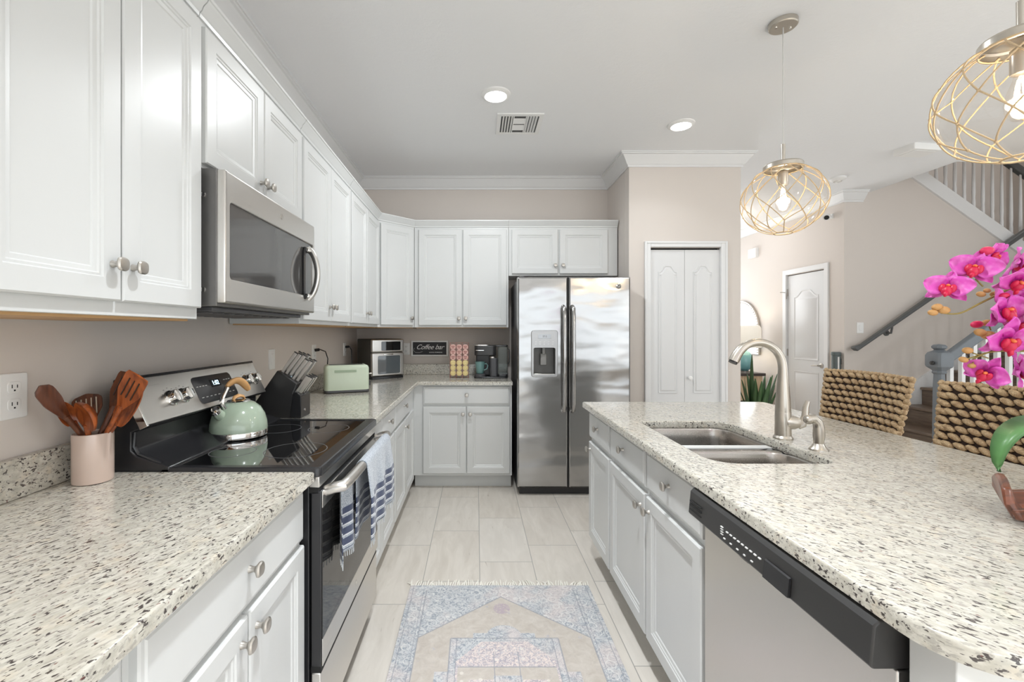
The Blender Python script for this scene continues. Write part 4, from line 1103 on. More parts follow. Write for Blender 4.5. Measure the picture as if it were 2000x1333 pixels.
# ------------------------------------------------------------------ pendants
def pendant(label, x, y, seed, dy=0):
    t = thing('pendant_lamp', label, 'pendant lamp', (x, y, 0), 0, 'rope-netted globe pendants over the island')
    MB().lathe([(.062, CEIL - .001), (.062, CEIL - .022), (.058, CEIL - .026), (.002, CEIL - .026)], 36).build('ceiling_canopy', M['nickel'], t)
    for s in (-1, 1): MB().lathe([(.006, CEIL - .026), (.005, CEIL - .031), (.001, CEIL - .031)], 10, c=(.035 * s, 0, 0)).build('canopy_screw', M['chrome'], t)
    ZC = 1.975; R = .172
    cordm = plain('clear_cord', (.62, .62, .60), .3)
    MB().tube([(0, 0, CEIL - .026), (0, 0, 2.245)], .0028, 8).build('cord', cordm, t)
    MB().lathe([(.009, 2.150), (.010, 2.245), (.004, 2.248)], 14).build('stem', M['nickel'], t)
    MB().lathe([(.080, 2.118), (.084, 2.120), (.084, 2.142), (.080, 2.148), (.012, 2.150)], 40, cap0=False).build('cap', M['nickel'], t)
    MB().lathe([(.020, 2.045), (.022, 2.05), (.022, 2.112), (.012, 2.120)], 20).build('socket', M['nickel'], t)
    pr_ = []
    for k in range(17):
        a = radians(28) + (pi - radians(28)) * k / 16
        pr_.append((max(.001, R * 1.02 * sin(a)), ZC + R * .93 * cos(a)))
    g = MB().lathe(pr_, 40, cap0=False, cap1=False).build('glass_globe', M['glass'], t, angle=180)
    bl = MB().lathe([(.012, 2.046), (.016, 2.030), (.028, 1.995), (.033, 1.965), (.030, 1.938), (.017, 1.920), (.002, 1.915)], 22).build('bulb', M['glass'], t, angle=180)
    fl = MB()
    for k in range(6):
        a = 2 * pi * k / 6; c, s = cos(a), sin(a)
        fl.tube([(.006 * c, .006 * s, 2.03), (.012 * c, .012 * s, 1.99), (.013 * c, .013 * s, 1.955), (.006 * c, .006 * s, 1.945)], .0016, 5)
    fl.build('filament', M['filament'], bl)
    # rope net: staggered knots joined into diamonds, slightly irregular
    random.seed(seed); n = 9; rings_ = [26, 58, 88, 116, 143]; K = []
    for i, a in enumerate(rings_):
        row = []
        for k in range(n):
            ph = 2 * pi * (k + .5 * (i % 2)) / n + random.uniform(-.09, .09); al = radians(a + random.uniform(-6, 6))
            row.append((al, ph))
        K.append(row)
    def P(al, ph, r=1.035): return Vector((R * 1.02 * r * sin(al) * cos(ph), R * 1.02 * r * sin(al) * sin(ph), ZC + R * .93 * r * cos(al)))
    net = MB()
    def seg(a, b):
        pts = []
        dph = (b[1] - a[1] + pi) % (2 * pi) - pi
        for k in range(6):
            s = k / 5; pts.append(P(a[0] + (b[0] - a[0]) * s, a[1] + dph * s))
        net.tube(pts, .0023, 5)
    for i in range(len(K) - 1):
        for k in range(n):
            if i % 2 == 0: seg(K[i][k], K[i+1][k]); seg(K[i][k], K[i+1][(k - 1) % n])
            else: seg(K[i][k], K[i+1][k]); seg(K[i][k], K[i+1][(k + 1) % n])
    for k in range(n): seg(K[-1][k], (radians(168), K[-1][k][1]))
    top_ = [P(radians(27), 2 * pi * k / 24) for k in range(24)]; net.tube(top_, .0035, 6, closed=True)
    bot_ = [P(radians(168), 2 * pi * k / 16) for k in range(16)]; net.tube(bot_, .003, 6, closed=True)
    for row in K:
        for a in row: net.ball(P(*a), .0042, n=6, m=4)
    net.build('rope_net', M['stemgold'], t, angle=180)
    l = bpy.data.lights.new('pendant_bulb_light', 'POINT'); l.energy = 1.8; l.color = (1, .86, .68); l.shadow_soft_size = .03
    lo = bpy.data.objects.new('bulb_light', l); COL.objects.link(lo); lo.parent = t; lo.location = (0, 0, 1.97)
    return t
pendant('rope-netted glass globe pendant hanging over the far end of the island', 1.492, 2.19, 3)
pendant('large rope-netted glass globe pendant at the upper right, over the near end of the island', 1.500, 1.24, 8)

# ------------------------------------------------------------------ ceiling fixtures
def downlight(label, x, y, e=6, sp_=pi):
    t = thing('recessed_downlight', label, 'downlight', (x, y, CEIL), 0, 'recessed ceiling downlights')
    MB().lathe([(.094, 0), (.092, -.006), (.078, -.016), (.070, -.018), (.066, -.014)], 36, cap0=False, cap1=False).build('trim_ring', M['white'], t)
    MB().lathe([(.067, -.014), (.060, -.018), (.002, -.019)], 36, cap0=True).build('lens', M['lamp'], t)
    l = bpy.data.lights.new('downlight_light', 'AREA'); l.shape = 'DISK'; l.size = .12; l.energy = e; l.color = (.93, .97, 1); l.spread = sp_
    o = bpy.data.objects.new('downlight_light', l); COL.objects.link(o); o.parent = t; o.location = (0, 0, -.022)
downlight('bright round recessed downlight in the ceiling nearest the vent', .124, 2.855, 15)
downlight('bright round recessed downlight in the ceiling in front of the pantry', 1.487, 3.27, 1.5, radians(120))
vt = thing('ceiling_vent', 'square white louvered air vent in the ceiling above the aisle', 'ceiling vent', (.308, 3.262, CEIL))
slab(rrect(-.163, .163, -.163, .163, .004, 2), rrect(-.132, .132, -.132, .132, .002, 2), 0, .010, .006, .002).map(lambda p: (p.x, p.y, -p.z)).build('frame', M['white'], vt)
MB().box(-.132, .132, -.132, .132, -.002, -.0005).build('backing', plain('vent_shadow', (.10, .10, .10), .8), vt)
for s in (-1, 1):
    for i in range(4):
        x = s * (.118 - .020 * i)
        MB().prism([(x - .010 * s, -.001), (x + .002 * s, -.010), (x + .004 * s, -.009), (x - .006 * s, -.001)], -.128, .128, 'y').build('louver', M['white'], vt)
for i in range(2):
    y = -.05 + .10 * i
    MB().prism([(y - .045, -.001), (y + .03, -.011), (y + .034, -.009), (y - .03, -.001)], -.040, .040, 'x').build('louver', M['white'], vt)
MB().box(-.046, -.040, -.13, .13, -.010, -.001).box(.040, .046, -.13, .13, -.010, -.001).build('divider', M['white'], vt)
sd = thing('smoke_detector', 'round white smoke detector on the ceiling before the hall', 'smoke detector', (3.53, 4.40, CEIL))
MB().lathe([(.070, 0), (.068, -.018), (.055, -.030), (.030, -.040), (.002, -.040)], 28).build('housing', M['white'], sd)
MB().lathe([(.034, -.038), (.033, -.042), (.031, -.042), (.030, -.038)], 24, cap0=False, cap1=False).build('grille_ring', M['knobmetal'], sd)
wb = thing('ceiling_box', 'flat white rectangular box mounted on the ceiling near the stairs', 'ceiling box', (3.60, 3.68, CEIL), radians(8))
slab(rrect(-.13, .13, -.085, .085, .01, 3), None, 0, .050, .008).map(lambda p: (p.x, p.y, -p.z)).build('housing', M['white'], wb)
MB().box(-.10, .10, -.06, .06, -.053, -.050).build('cover', M['white'], wb, .001)
sc_ = thing('security_camera', 'small white camera mounted high on the hall wall corner', 'security camera', (HX, 5.03, 2.62))
MB().box(-.012, 0, -.025, .025, -.025, .025).tube([(-.01, 0, 0), (-.05, -.01, .0)], .008, 8).build('mount', M['white'], sc_)
MB().tube([(-.04, .012, .005), (-.085, -.035, -.02)], [.032, .034], 18).build('body', M['white'], sc_)
MB().tube([(-.084, -.034, -.0195), (-.088, -.039, -.022)], .024, 18).build('lens', M['black'], sc_)
ch = thing('door_chime', 'small white chime box high on the hall wall', 'door chime', (HX, 6.42, 2.45), -pi/2)
slab(rrect(-.09, .09, -.065, .065, .008, 3), None, 0, .045, .006).map(lambda p: (p.x, -p.z, p.y)).build('housing', M['white'], ch)

for (x, y) in ((.124, 1.1), (.35, -1.5), (1.9, -1.2), (3.4, -1.2), (5.0, -1.6), (1.9, -2.8), (3.8, -2.8)):  # unseen fill lights added at the ceiling to brighten kitchen and room
    l = bpy.data.lights.new('unseen_fill_light', 'AREA'); l.shape = 'DISK'; l.size = .12; l.energy = 10 if y > 0 else (24 if x < 3 else 12); l.spread = radians(95) if y > 0 else radians(130); l.color = (.93, .97, 1)
    o = bpy.data.objects.new('unseen_fill_light', l); COL.objects.link(o); o.location = (x, y, CEIL - .022)
# ------------------------------------------------------------------ staircase
st = thing('staircase', 'grey-brown wooden stairs rising to the right behind the island', 'stairs', (0, 0, 0))
NX, DX, RZ_ = 4.03, .245, .185; SY0, SY1 = 3.99, 4.838
for i in range(9):
    x = NX + DX * i; z = RZ_ * (i + 1)
    MB().box(x, x + DX + .03, SY0 - .03, SY1, z - .030, z).build('tread', M['stairwood'], st, .008)
    MB().box(x + .022, x + .040, SY0, SY1, z - RZ_, z - .030).build('riser', M['stairwood'], st)
sp_ = [(NX + .03, 0)]
for i in range(9):
    sp_ += [(NX + .03 + DX * i, RZ_ * (i + 1) - .030), (NX + .03 + DX * (i + 1), RZ_ * (i + 1) - .030)]
sp_ += [(NX + .03 + DX * 9, 0)]
MB().prism(sp_, SY0, SY0 + .02, 'y').build('outer_stringer', M['trimwhite'], st)
# newel, rail and balusters of the lower flight
nw = thing('stair_railing', 'slate grey newel post and handrail with white balusters at the stairs', 'railing', (0, 0, 0))
nx, ny = 4.075, 3.965
np_ = MB()
def sq(h, z, ch=.25):
    c = h * (1 - ch)
    return [(nx + x, ny + y, z) for x, y in ((-h, -c), (-c, -h), (c, -h), (h, -c), (h, c), (c, h), (-c, h), (-h, c))]
np_.loops([sq(h, z, c_) for h, z, c_ in ((.062, 0, .02), (.062, .30, .02), (.045, .34, .3), (.034, .36, .5), (.042, .40, .5), (.038, .86, .5), (.034, .96, .5), (.046, .975, .5), (.040, .99, .5), (.046, 1.0, .4), (.068, 1.025, .25), (.070, 1.04, .2), (.070, 1.125, .2), (.062, 1.15, .3), (.042, 1.165, .5), (.030, 1.175, .5), (.046, 1.19, .5), (.048, 1.205, .5), (.036, 1.218, .5), (.006, 1.225, .5))])
np_.build('newel_post', M['railgrey'], nw)
MB().lathe([(.014, 0), (.018, .01), (.016, .022), (.003, .024)], 12, M=Matrix.Rotation(-pi/2, 4, 'Y'), c=(nx - .070, ny - .02, 1.06)).build('gate_latch', M['blackplastic'], nw)
SL = .72
ra = [(nx + .06, 1.045), (nx + 2.2, 1.045 + SL * 2.14), (nx + 2.2, 1.045 + SL * 2.14 + .10), (nx + .06, 1.145)]
MB().prism(ra, ny - .030, ny + .030, 'y').build('handrail', M['railgrey'], nw, .012, seg=3)
bsrc = None
for i in range(19):
    x = 4.170 + .1035 * i; stp = int((x - NX) / DX); zb = RZ_ * (stp + 1); zt = 1.045 + SL * (x - nx - .06) + .01
    MB().prism([(x - .0155, ny - .016), (x + .0155, ny - .016), (x + .0155, ny + .016), (x - .0155, ny + .016)], zb, zt).build('baluster', M['trimwhite'], nw)
# wall handrail
wr = thing('wall_handrail', 'dark grey handrail fixed to the stair wall', 'handrail', (0, 0, 0))
hx0, hz0, hsl = 4.045, 1.155, .690
rp = [(hx0 - .01, hz0 - .030), (hx0 + 2.6, hz0 - .03 + hsl * 2.61), (hx0 + 2.6, hz0 + .045 + hsl * 2.61), (hx0 + .05, hz0 + .050), (hx0 - .045, hz0 + .022), (hx0 - .05, hz0 + .0)]
MB().prism(rp, 4.760, 4.815, 'y').build('rail', M['raildark'], wr, .012, seg=3)
for x in (4.42, 5.35):
    z = hz0 - .02 + hsl * (x - hx0)
    MB().tube([(x, 4.859, z - .075), (x, 4.80, z - .075), (x, 4.787, z - .01)], [.014, .010, .010], 8).lathe([(.032, 0), (.030, .010), (.01, .014)], 16, M=Matrix.Rotation(pi/2, 4, 'X'), c=(x, 4.859, z - .075)).build('bracket', M['raildark'], wr)
# upper balustrade
ub = thing('upper_stair_railing', 'white balusters and dark rail of the upper stair flight under the ceiling', 'railing', (0, 0, 0))
for i in range(20):
    x = 4.50 + .1022 * i; zb = zs(x) + .155; zt = zb + .80
    MB().lathe([(.016, zb), (.016, zb + .12), (.013, zb + .16), (.016, zb + .22), (.012, zt - .2), (.0085, zt)], 8, c=(x, 4.91, 0)).build('baluster', M['trimwhite'], ub)
MB().prism([(4.5, zs(4.5) + .93), (6.9, zs(6.9) + .93), (6.9, zs(6.9) + 1.02), (4.5, zs(4.5) + 1.02)], 4.88, 4.94, 'y').build('handrail', M['raildark'], ub, .012)
# retractable baby gate housing at the hall corner
gt = thing('gate_roller', 'grey upright roller housing of a baby gate at the hall wall corner', 'baby gate', (HX - .045, 4.915, 0))
MB().lathe([(.034, .22), (.040, .23), (.040, 1.075), (.045, 1.080), (.045, 1.105), (.036, 1.112), (.002, 1.112)], 18).build('housing', plain('gate_grey', srgb(96, 106, 106), .45), gt)
MB().box(-.012, .0, -.046, -.036, .24, 1.06).build('slot', M['white'], gt)
MB().box(.03, .044, -.02, .02, .3, .36).box(.03, .044, -.02, .02, .98, 1.04).build('wall_bracket', M['darkgrey'], gt)

# ------------------------------------------------------------------ hall console, lamp, mirror, plant
co = thing('console_cabinet', 'pale oak console cabinet with dark top against the hall wall', 'console', (0, 0, 0))
MB().box(3.37, 3.80, 5.98, 6.95, .06, .745).build('carcass', M['consolewood'], co, .003)
MB().box(3.355, 3.83, 5.955, 6.98, .745, .782).build('top', M['acacia'] if False else plain('espresso_top', (.06, .045, .04), .3), co, .003)
MB().box(3.36, 3.372, 6.0, 6.46, .10, .73).box(3.36, 3.372, 6.47, 6.93, .10, .73).build('door', M['consolewood'], co, .002)
MB().box(3.44, 3.74, 5.972, 5.982, .10, .42).build('open_niche', plain('niche_dark', (.05, .05, .05), .7), co)
for x, y in ((3.39, 6.0), (3.78, 6.0), (3.39, 6.93), (3.78, 6.93)): MB().box(x - .018, x + .018, y - .018, y + .018, 0, .06).build('leg', M['consolewood'], co)
tl = thing('table_lamp', 'table lamp with cream drum shade and aqua glass base on the console', 'table lamp', (3.66, 6.16, .783))
AQ = plain('aqua_glass', srgb(120, 178, 184), .12, coat=.8)
MB().lathe([(.070, 0), (.072, .018), (.03, .02)], 24).build('foot', M['chrome'], tl)
MB().lathe([(.055, .018), (.090, .06), (.110, .14), (.100, .22), (.060, .29), (.018, .315)], 28).build('base', AQ, tl, angle=60)
MB().lathe([(.008, .30), (.008, .36)], 10).build('neck', M['chrome'], tl)
MB().lathe([(.205, .335), (.208, .337), (.200, .60), (.180, .635), (.176, .632)], 36, cap0=False, cap1=False).build('lamp_shade', M['shade'], tl, angle=60)
pl = bpy.data.lights.new('table_lamp_bulb', 'POINT'); pl.energy = 1.4; pl.color = (1, .85, .65); pl.shadow_soft_size = .05
po = bpy.data.objects.new('bulb_light', pl); COL.objects.link(po); po.parent = tl; po.location = (0, 0, .48)
mi = thing('arched_mirror', 'round-topped wall mirror with beaded silver frame in the hall', 'mirror', (HX, 6.72, 1.36), -pi/2)
op = arc((0, 0), .43, 0, pi, 24, lambda a, b: (a, b)); outer_m = [(.43, -.35)] + [p for p in op] + [(-.43, -.35)]
outer_m = [(-.43, -.35), (.43, -.35)] + op[:]
slab(outer_m, offset(outer_m, .055), 0, .03, .006).map(lambda p: (p.x, -.001 - p.z, p.y)).build('frame', M['knobmetal'], mi)
MIR = plain('mirror_glass', (.85, .87, .88), .02, 1.0, noise=0.0)
im = offset(outer_m, .05)
mir = MB().prism([(p[0], p[1]) for p in im], -.012, -.004, 'y').build('mirror_glass', MIR, mi)
bd = MB()
for k in range(34):
    a = pi * k / 33; bd.ball((.405 * cos(a), -.032, .405 * sin(a)), .010, n=6, m=4)
for z in range(9):
    for s in (-1, 1): bd.ball((.405 * s, -.032, -.04 - .035 * z), .010, n=6, m=4)
bo = bd.build('beading', M['chrome'], mi, angle=180)
# leaf plant
hp_ = thing('potted_plant', 'spiky green leafed plant on the floor seen past the faucet', 'plant', (2.84, 4.55, 0))
MB().lathe([(.11, 0), (.14, .02), (.165, .30), (.17, .34), (.155, .34), (.15, .30), (.002, .29)], 26).build('pot', M['crock'], hp_)
MB().lathe([(.148, .30), (.002, .31)], 20).build('soil', plain('potting_soil', (.04, .03, .02), .95), hp_)
GL = NT('dark_green_leaf'); GL.set(color=GL.mix(GL.noise(GL.coord(), 14, 3), (.035, .085, .035), (.09, .19, .07)), rough=.35); GL = GL.m
def leaf_mesh(pts, wid, up=(0, 0, 1), fold=.25, n=16):
    P = [Vector(p) for p in pts]; mb = MB(); L = []
    def bez(t):
        m = len(P) - 1; q = list(P)
        for r in range(m): q = [q[i].lerp(q[i+1], t) for i in range(len(q) - 1)]
        return q[0]
    for i in range(n + 1):
        t = i / n; c = bez(t); d = (bez(min(1, t + .02)) - bez(max(0, t - .02))).normalized()
        s = d.cross(Vector(up)); s = s.normalized() if s.length > 1e-4 else Vector((1, 0, 0)); nn_ = s.cross(d)
        w = wid * (sin(pi * min(1, t * .92 + .06)) ** .75) * .5 + .0008
        L.append([c - s * w + nn_ * fold * w, c, c + s * w + nn_ * fold * w, c - nn_ * .0012])
    mb.loops(L); return mb
random.seed(11)
for i in range(16):
    a = 2 * pi * i / 16 + random.uniform(-.2, .2); r = random.uniform(.06, .22); h = random.uniform(.50, .62) if i not in (5,) else .80
    if i == 5: a, r = pi * 1.1, .02
    b = Vector((.05 * cos(a), .05 * sin(a), .30))
    leaf_mesh([b, b + Vector((.02 * cos(a), .02 * sin(a), h * .5)), b + Vector((r * cos(a), r * sin(a), h))], .055, (cos(a), sin(a), .1), .3).build('leaf', GL, hp_, angle=180)

# ------------------------------------------------------------------ counter stools
def weave_mat():
    t = NT('woven_seagrass'); c = t.coord(); n = t.noise(c, 60, 3, .6); f = t.noise(t.coord(scale=(120, 400, 400)), 1, 3)
    col = t.mix(t.ramp(n, .3, .7), srgb(216, 192, 154), srgb(170, 140, 106)); col = t.mix(t.ramp(f, .45, .62, 0, .5), col, srgb(96, 68, 44))
    t.set(color=col, rough=.75); return t.m
WV = weave_mat(); DK = plain('dark_weave_backing', srgb(46, 30, 22), .9)
def stool():
    t = thing('counter_stool', '', 'bar stool', (0, 0, 0), 0, 'woven-backed counter stools along the island')
    # local: back panel faces -x (towards the island); width along y; origin on the floor below the back panel
    HW, ZB, ZT = .262, .66, 1.105; LEAN = .075
    def bp_(u, v):         # u -1..1 across, v 0..1 up
        w = HW * (.86 + .14 * v); bow = .030 * (1 - u * u)
        z = ZB + (ZT - ZB) * v + .006 * (1 - u * u) * v
        return Vector((LEAN * (v - .75) + bow - .02, w * u, z))
    g = MB()
    for off in (-.008, .012):
        g.grid(lambda u, v: bp_(2 * u - 1, v) * 1.0 + Vector((off, 0, 0)), 14, 10)
    bk = MB(); N_ = 14; L = []
    for j in range(N_ + 1):
        u = -1 + 2 * j / N_
        p = [bp_(u * .985, v / 8) for v in range(9)]
        L.append([q + Vector((-.008, 0, 0)) for q in p] + [q + Vector((.010, 0, 0)) for q in p[::-1]])
    bk.loops(L); back = bk.build('backrest', DK, t, angle=60)
    wv = MB(); NR, NC = 13, 11; random.seed(4)
    for side, ox in ((-1, -.010), (1, .012)):
        for r in range(NR):
            for c in range(NC + (r % 2)):
                u = -1 + 2 * (c + (.0 if r % 2 else .5)) / NC; v = (r + .5) / NR
                u = max(-.93, min(.93, u))
                p = bp_(max(-1, min(1, u)), v) + Vector((ox, 0, 0)); dy = bp_(min(1, u + .05), v) - bp_(max(-1, u - .05), v); dz = bp_(u, min(1, v + .05)) - bp_(u, max(0, v - .05))
                dy.normalize(); dz.normalize(); nrm = dz.cross(dy).normalized()
                ang = .42 * (1 if side < 0 else -1) + random.uniform(-.06, .06)
                ax_ = dy * cos(ang) + dz * sin(ang); bx = nrm.cross(ax_)
                Rm = Matrix((ax_, bx, nrm)).transposed()
                wv.ball(p, .0275, .0135, .0150, 8, 6, Rm)
    for v in (0, 1):
        for c in range(24):
            p = bp_(-1 + 2 * c / 23, v); wv.ball(p, .015, .016, .012, 7, 4)
    for u in (-1, 1):
        for c in range(18):
            p = bp_(u, c / 17); wv.ball(p, .014, .013, .016, 7, 4)
    wo = wv.build('woven_strands', WV, back, angle=180)
    # seat
    s_ = slab(rrect(-.43, .02, -.225, .225, .05, 5), None, .60, .66, .015); s_.build('seat', WV, t)
    fm = plain('stool_frame_brown', (.05, .035, .025), .4)
    for (x, y) in ((-.40, -.20), (-.40, .20), (.0, -.20), (.0, .20)):
        MB().tube([(x * 1.05, y * 1.08, 0), (x, y, .60)], [.014, .018], 10).build('leg', fm, t)
    MB().tube([(-.41, -.21, .22), (-.41, .21, .22)], .010, 8).tube([(.0, -.21, .30), (.0, .21, .30)], .010, 8).tube([(-.41, -.21, .26), (.0, -.21, .26)], .010, 8).tube([(-.41, .21, .26), (.0, .21, .26)], .010, 8).build('foot_rail', fm, t)
    for y in (-.20, .20): MB().tube([(.0, y, .60), (-.03, y * .98, .70), (.0, y * .99, .95)], .014, 8).build('back_post', fm, t)
    return t
s1 = stool(); s1.location = (2.075, 2.405, 0); s1['label'] = 'woven seagrass counter stool at the far side of the island, nearer the hall door'
s2 = copy_tree(s1); s2.location = (2.075, 1.745, 0); s2['label'] = 'woven seagrass counter stool behind the orchid, in front of the stair newel'

# ------------------------------------------------------------------ tray and orchid
def qpx(px, py, Y): k = 880.0 / Y; return ((px - 930) / k, Y, 1.335 - (py - 648) / k)
tr = thing('wooden_tray', 'rustic reddish-brown wooden tray with raised ends on the island', 'tray', (0, 0, CT1 + .0005))
TO = [(1.150, .968), (1.76, .968), (1.64, 1.10), (1.272, 1.10)]
wt = MB(); ring_ = lambda i, z: [(x, y, z) for x, y in offset(TO, i)]
wt.loops([ring_(.024, 0), ring_(0, .036), ring_(.013, .036), ring_(.034, .010)])
wt.build('tray_body', M['acacia'], tr, .003)
for A_, B_ in (((1.152, .970), (1.268, 1.096)), ((1.758, .970), (1.642, 1.096))):
    A_, B_ = Vector(A_), Vector(B_); L_ = (B_ - A_).length; e_ = (B_ - A_) / L_; o_ = Vector((e_.y, -e_.x)) * (1 if A_.x > 1.5 else -1)
    pts = [(.010, .012), (L_ - .010, .012), (L_ - .004, .045), (L_ - .020, .074), (L_ * .62, .090), (L_ * .38, .090), (.020, .078), (.004, .045)]
    m = MB().prism(pts, -.004, .012, 'x').map(lambda p: (A_.x + e_.x * p.y + o_.x * (p.x - .024 * (1 - min(1, p.z / .04))), A_.y + e_.y * p.y + o_.y * (p.x - .024 * (1 - min(1, p.z / .04))), p.z))
    m.build('raised_end', M['acacia'], tr, .005)
oc = thing('orchid_plant', 'magenta orchid with arching flower stems at the right edge of the island', 'orchid', (1.46, 1.035, CT1 + .012))
O0 = Vector(oc.location)
MB().lathe([(.050, 0), (.060, .004), (.072, .10), (.074, .108), (.068, .108), (.064, .10), (.002, .095)], 28).build('pot', M['white'], oc)
MB().lathe([(.066, .098), (.002, .104)], 18).build('moss', plain('moss', (.10, .13, .05), .95), oc)
LG = NT('orchid_leaf_green'); LG.set(color=LG.mix(LG.noise(LG.coord(), 18, 3), (.07, .20, .06), (.15, .33, .11)), rough=.35); LG = LG.m
def lw(x, y, z): return Vector((x, y, z)) - O0
for pts, w in (([(1.46, 1.02, 1.03), (1.36, .97, 1.17), qpx(2010, 800, .97), qpx(1945, 835, .97), qpx(1950, 922, .97)], .062),
               ([(1.46, 1.03, 1.03), (1.38, 1.03, 1.12), qpx(2010, 838, 1.03), qpx(1945, 850, 1.03)], .022),
               ([(1.46, 1.02, 1.03), (1.56, .98, 1.13), (1.66, .95, 1.12), (1.72, .93, 1.04)], .07),
               ([(1.46, 1.02, 1.03), (1.48, 1.12, 1.12), (1.50, 1.22, 1.12), (1.51, 1.28, 1.06)], .07)):
    leaf_mesh([lw(*p) for p in pts], w, (0, 0, 1) if w > .05 else (0, -.6, .8), .25, 20).build('leaf', LG, oc, angle=180)
ST = plain('orchid_stem', srgb(140, 124, 62), .5)
stems = [[(1.46, 1.02, 1.02), (1.47, 1.02, 1.25), (1.42, 1.03, 1.45), qpx(2060, 545, 1.03), qpx(1985, 560, 1.02), qpx(1920, 590, 1.01), qpx(1875, 612, 1.0), qpx(1838, 612, 1.0)],
         [(1.46, 1.02, 1.02), (1.46, 1.04, 1.20), (1.42, 1.06, 1.33), qpx(2050, 612, 1.06), qpx(1990, 635, 1.06), qpx(1945, 652, 1.05), qpx(1915, 650, 1.05)],
         [(1.46, 1.02, 1.02), (1.45, 1.0, 1.15), (1.42, 1.0, 1.24), qpx(2050, 690, 1.0), qpx(1990, 686, 1.0), qpx(1935, 688, 1.0), qpx(1900, 702, 1.0)]]
def smooth(P, n=6):
    P = [Vector(p) for p in P]; out = []
    for i in range(len(P) - 1):
        a, b, c, d = P[max(0, i-1)], P[i], P[i+1], P[min(len(P)-1, i+2)]
        for k in range(n):
            t = k / n; out.append(.5 * ((2*b) + (c - a)*t + (2*a - 5*b + 4*c - d)*t*t + (3*b - a - 3*c + d)*t*t*t))
    return out + [P[-1]]
for s in stems:
    pts = smooth([Vector(p) - O0 for p in s]); MB().tube(pts, [.0042 - .0028 * i / len(pts) for i in range(len(pts))], 8).build('stem', ST, oc, angle=180)
def petal_mat():
    t = NT('magenta_petal'); c = t.coord('Object'); x, y, z = t.xyz(c)
    r = t.math('SQRT', t.add(t.mul(x, x), t.mul(z, z))); n = t.noise(t.coord(scale=(60, 60, 60)), 1, 3)
    col = t.mix(t.ramp(r, .010, .050), (.55, .015, .33), (.80, .12, .58)); col = t.mix(t.ramp(n, .45, .7, 0, .35), col, (.92, .42, .78))
    t.set(color=col, rough=.45, sss=.05); return t.m
PM = petal_mat(); PE = plain('pale_pink_petal_edge', (.90, .42, .72), .5); LM = plain('red_orchid_lip', (.60, .008, .06), .4, noise=.2, nscale=60); OM = plain('orange_throat', (.85, .20, .06), .45)
def petal(ang, ln, wd, cup, mb, back=0):
    """petal in the xz plane, flower faces -y"""
    NL, NW = 9, 6; d = Vector((cos(ang), 0, sin(ang))); s = Vector((-sin(ang), 0, cos(ang)))
    def P(i, j, f):
        t = i / NL; v = -1 + 2 * j / NW
        w = wd * (sin(pi * min(1, t ** .75 * .96 + .03)) ** .65) * .5
        y = back - cup * (t * t) + .12 * wd * v * v * -1 + .0025 * sin(9 * t + 3 * v)
        return d * (ln * t) + s * (w * v) + Vector((0, y + f, 0))
    mb.loops([[P(i, j, .0006) for j in range(NW + 1)] + [P(i, j, -.0006) for j in range(NW, -1, -1)] for i in range(NL + 1)])
def flower_src():
    f = MB()
    petal(radians(8), .052, .058, .008, f, -.001); petal(radians(172), .050, .058, .008, f, -.001)
    for a in (90, 218, 322): petal(radians(a), .050, .030, -.003, f, .004)
    e = MB()
    lm = MB(); lm.ball((0, -.010, -.014), .012, .012, .014, 10, 7); lm.ball((-.010, -.011, -.006), .008, .006, .012, 8, 6); lm.ball((.010, -.011, -.006), .008, .006, .012, 8, 6)
    lm.tube([(0, -.014, -.018), (0, -.020, -.028), (0, -.018, -.034)], [.006, .005, .002], 8)
    th = MB(); th.ball((0, -.012, .001), .005, .008, .004, 8, 6)
    return f.mesh('flower', PM, angle=180), lm.mesh('lip', LM, angle=180), th.mesh('throat', OM, angle=180)
FM, LIPM, THM = flower_src()
def flower(px, py, Y, scale, yaw, pitch, roll=0):
    o = inst(FM, 'flower', oc, Vector(qpx(px, py, Y)) - O0, (radians(pitch), radians(roll), radians(yaw)), (scale * .86,) * 3)
    l = inst(LIPM, 'lip', o); inst(THM, 'throat', o)
    return o
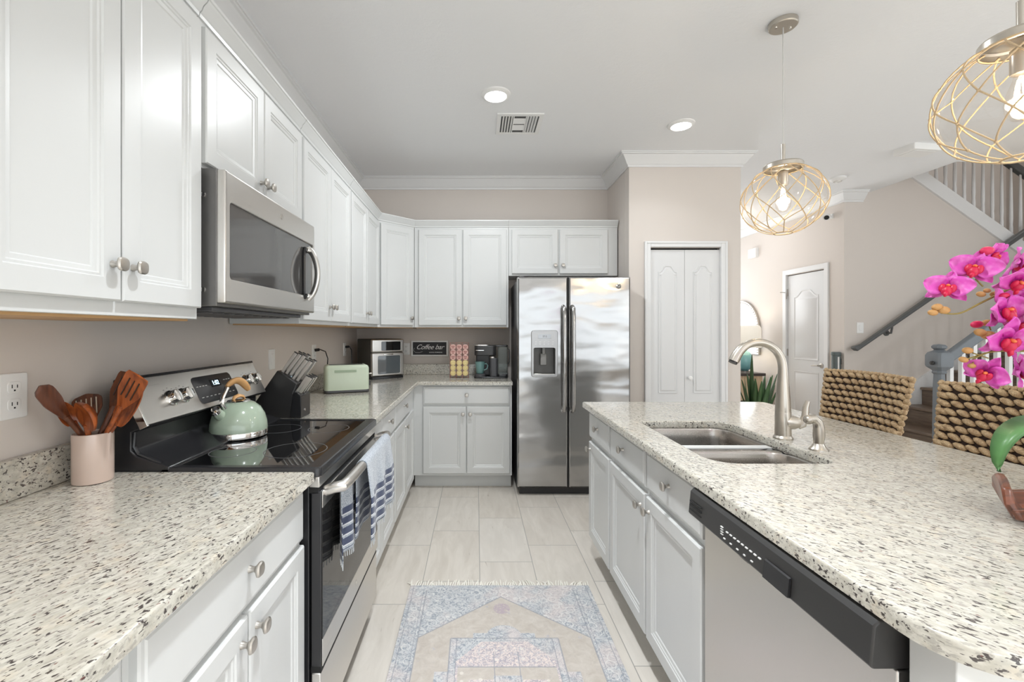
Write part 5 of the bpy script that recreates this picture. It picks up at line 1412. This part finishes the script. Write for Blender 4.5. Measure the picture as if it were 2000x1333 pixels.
FL = [(1852, 562, 1.00, .95, -50, -18, 10), (1903, 524, 1.00, 1.0, -46, -15, 15), (1942, 498, 1.02, .8, 30, 35, 40), (1985, 512, 1.03, .9, 60, 20, 20), (1990, 548, .99, .95, -15, 40, 8),
      (1958, 606, 1.00, 1.15, 12, 0, -8), (2000, 590, 1.03, 1.15, -12, 8, 20), (1968, 662, .98, 1.15, -8, 25, 0), (1928, 728, .99, .9, -60, 10, 30), (1990, 722, 1.02, 1.05, 48, -8, -20),
      (2015, 655, .99, 1.1, 20, -10, 15), (2040, 520, 1.0, 1.1, 10, 5, 0), (2060, 610, .97, 1.1, -20, 12, 0), (2070, 700, 1.0, 1.1, 30, 0, 10), (1996, 640, 1.05, 1.0, 0, 15, 60)]
for a in FL: flower(*a)
BM_ = plain('tan_orchid_bud', srgb(186, 140, 84), .5, noise=.15)
def bud(px, py, Y, s, col=None):
    c = Vector(qpx(px, py, Y)) - O0
    b = MB(); b.ball((0, 0, 0), s * 1.35, s * .8, s * .85, 12, 8); return b.build('bud', col or BM_, oc, loc=c, angle=180, rot=(0, random.uniform(-.3, .3), 0))
for a in ((1830, 600, 1.0, .0085), (1843, 606, 1.0, .010), (1822, 611, 1.0, .008), (1916, 575, 1.02, .0075), (1928, 568, 1.02, .006), (1944, 576, 1.02, .0085), (1928, 631, 1.04, .009), (1915, 650, 1.0, .010), (1930, 655, 1.0, .011),
          (1890, 685, 1.0, .0085), (1882, 703, 1.0, .0075), (1898, 715, 1.0, .0065)): bud(*a)
for a in ((1908, 634, 1.04, .010), (1962, 578, 1.0, .008), (1928, 490, 1.0, .011)): bud(*a, plain('red_bud', (.65, .02, .10), .45))
pd = MB()
for a, b in (((1898, 562), (1890, 552)), ((1880, 576), (1868, 566)), ((1905, 545), (1920, 560)), ((1930, 700), (1900, 690)), ((1925, 690), (1885, 703)), ((1905, 700), (1898, 715)), ((1935, 645), (1930, 632))):
    pd.tube([Vector(qpx(a[0], a[1], 1.005)) - O0, Vector(qpx(b[0], b[1], 1.0)) - O0], .0016, 5)
pd.build('pedicels', ST, oc)
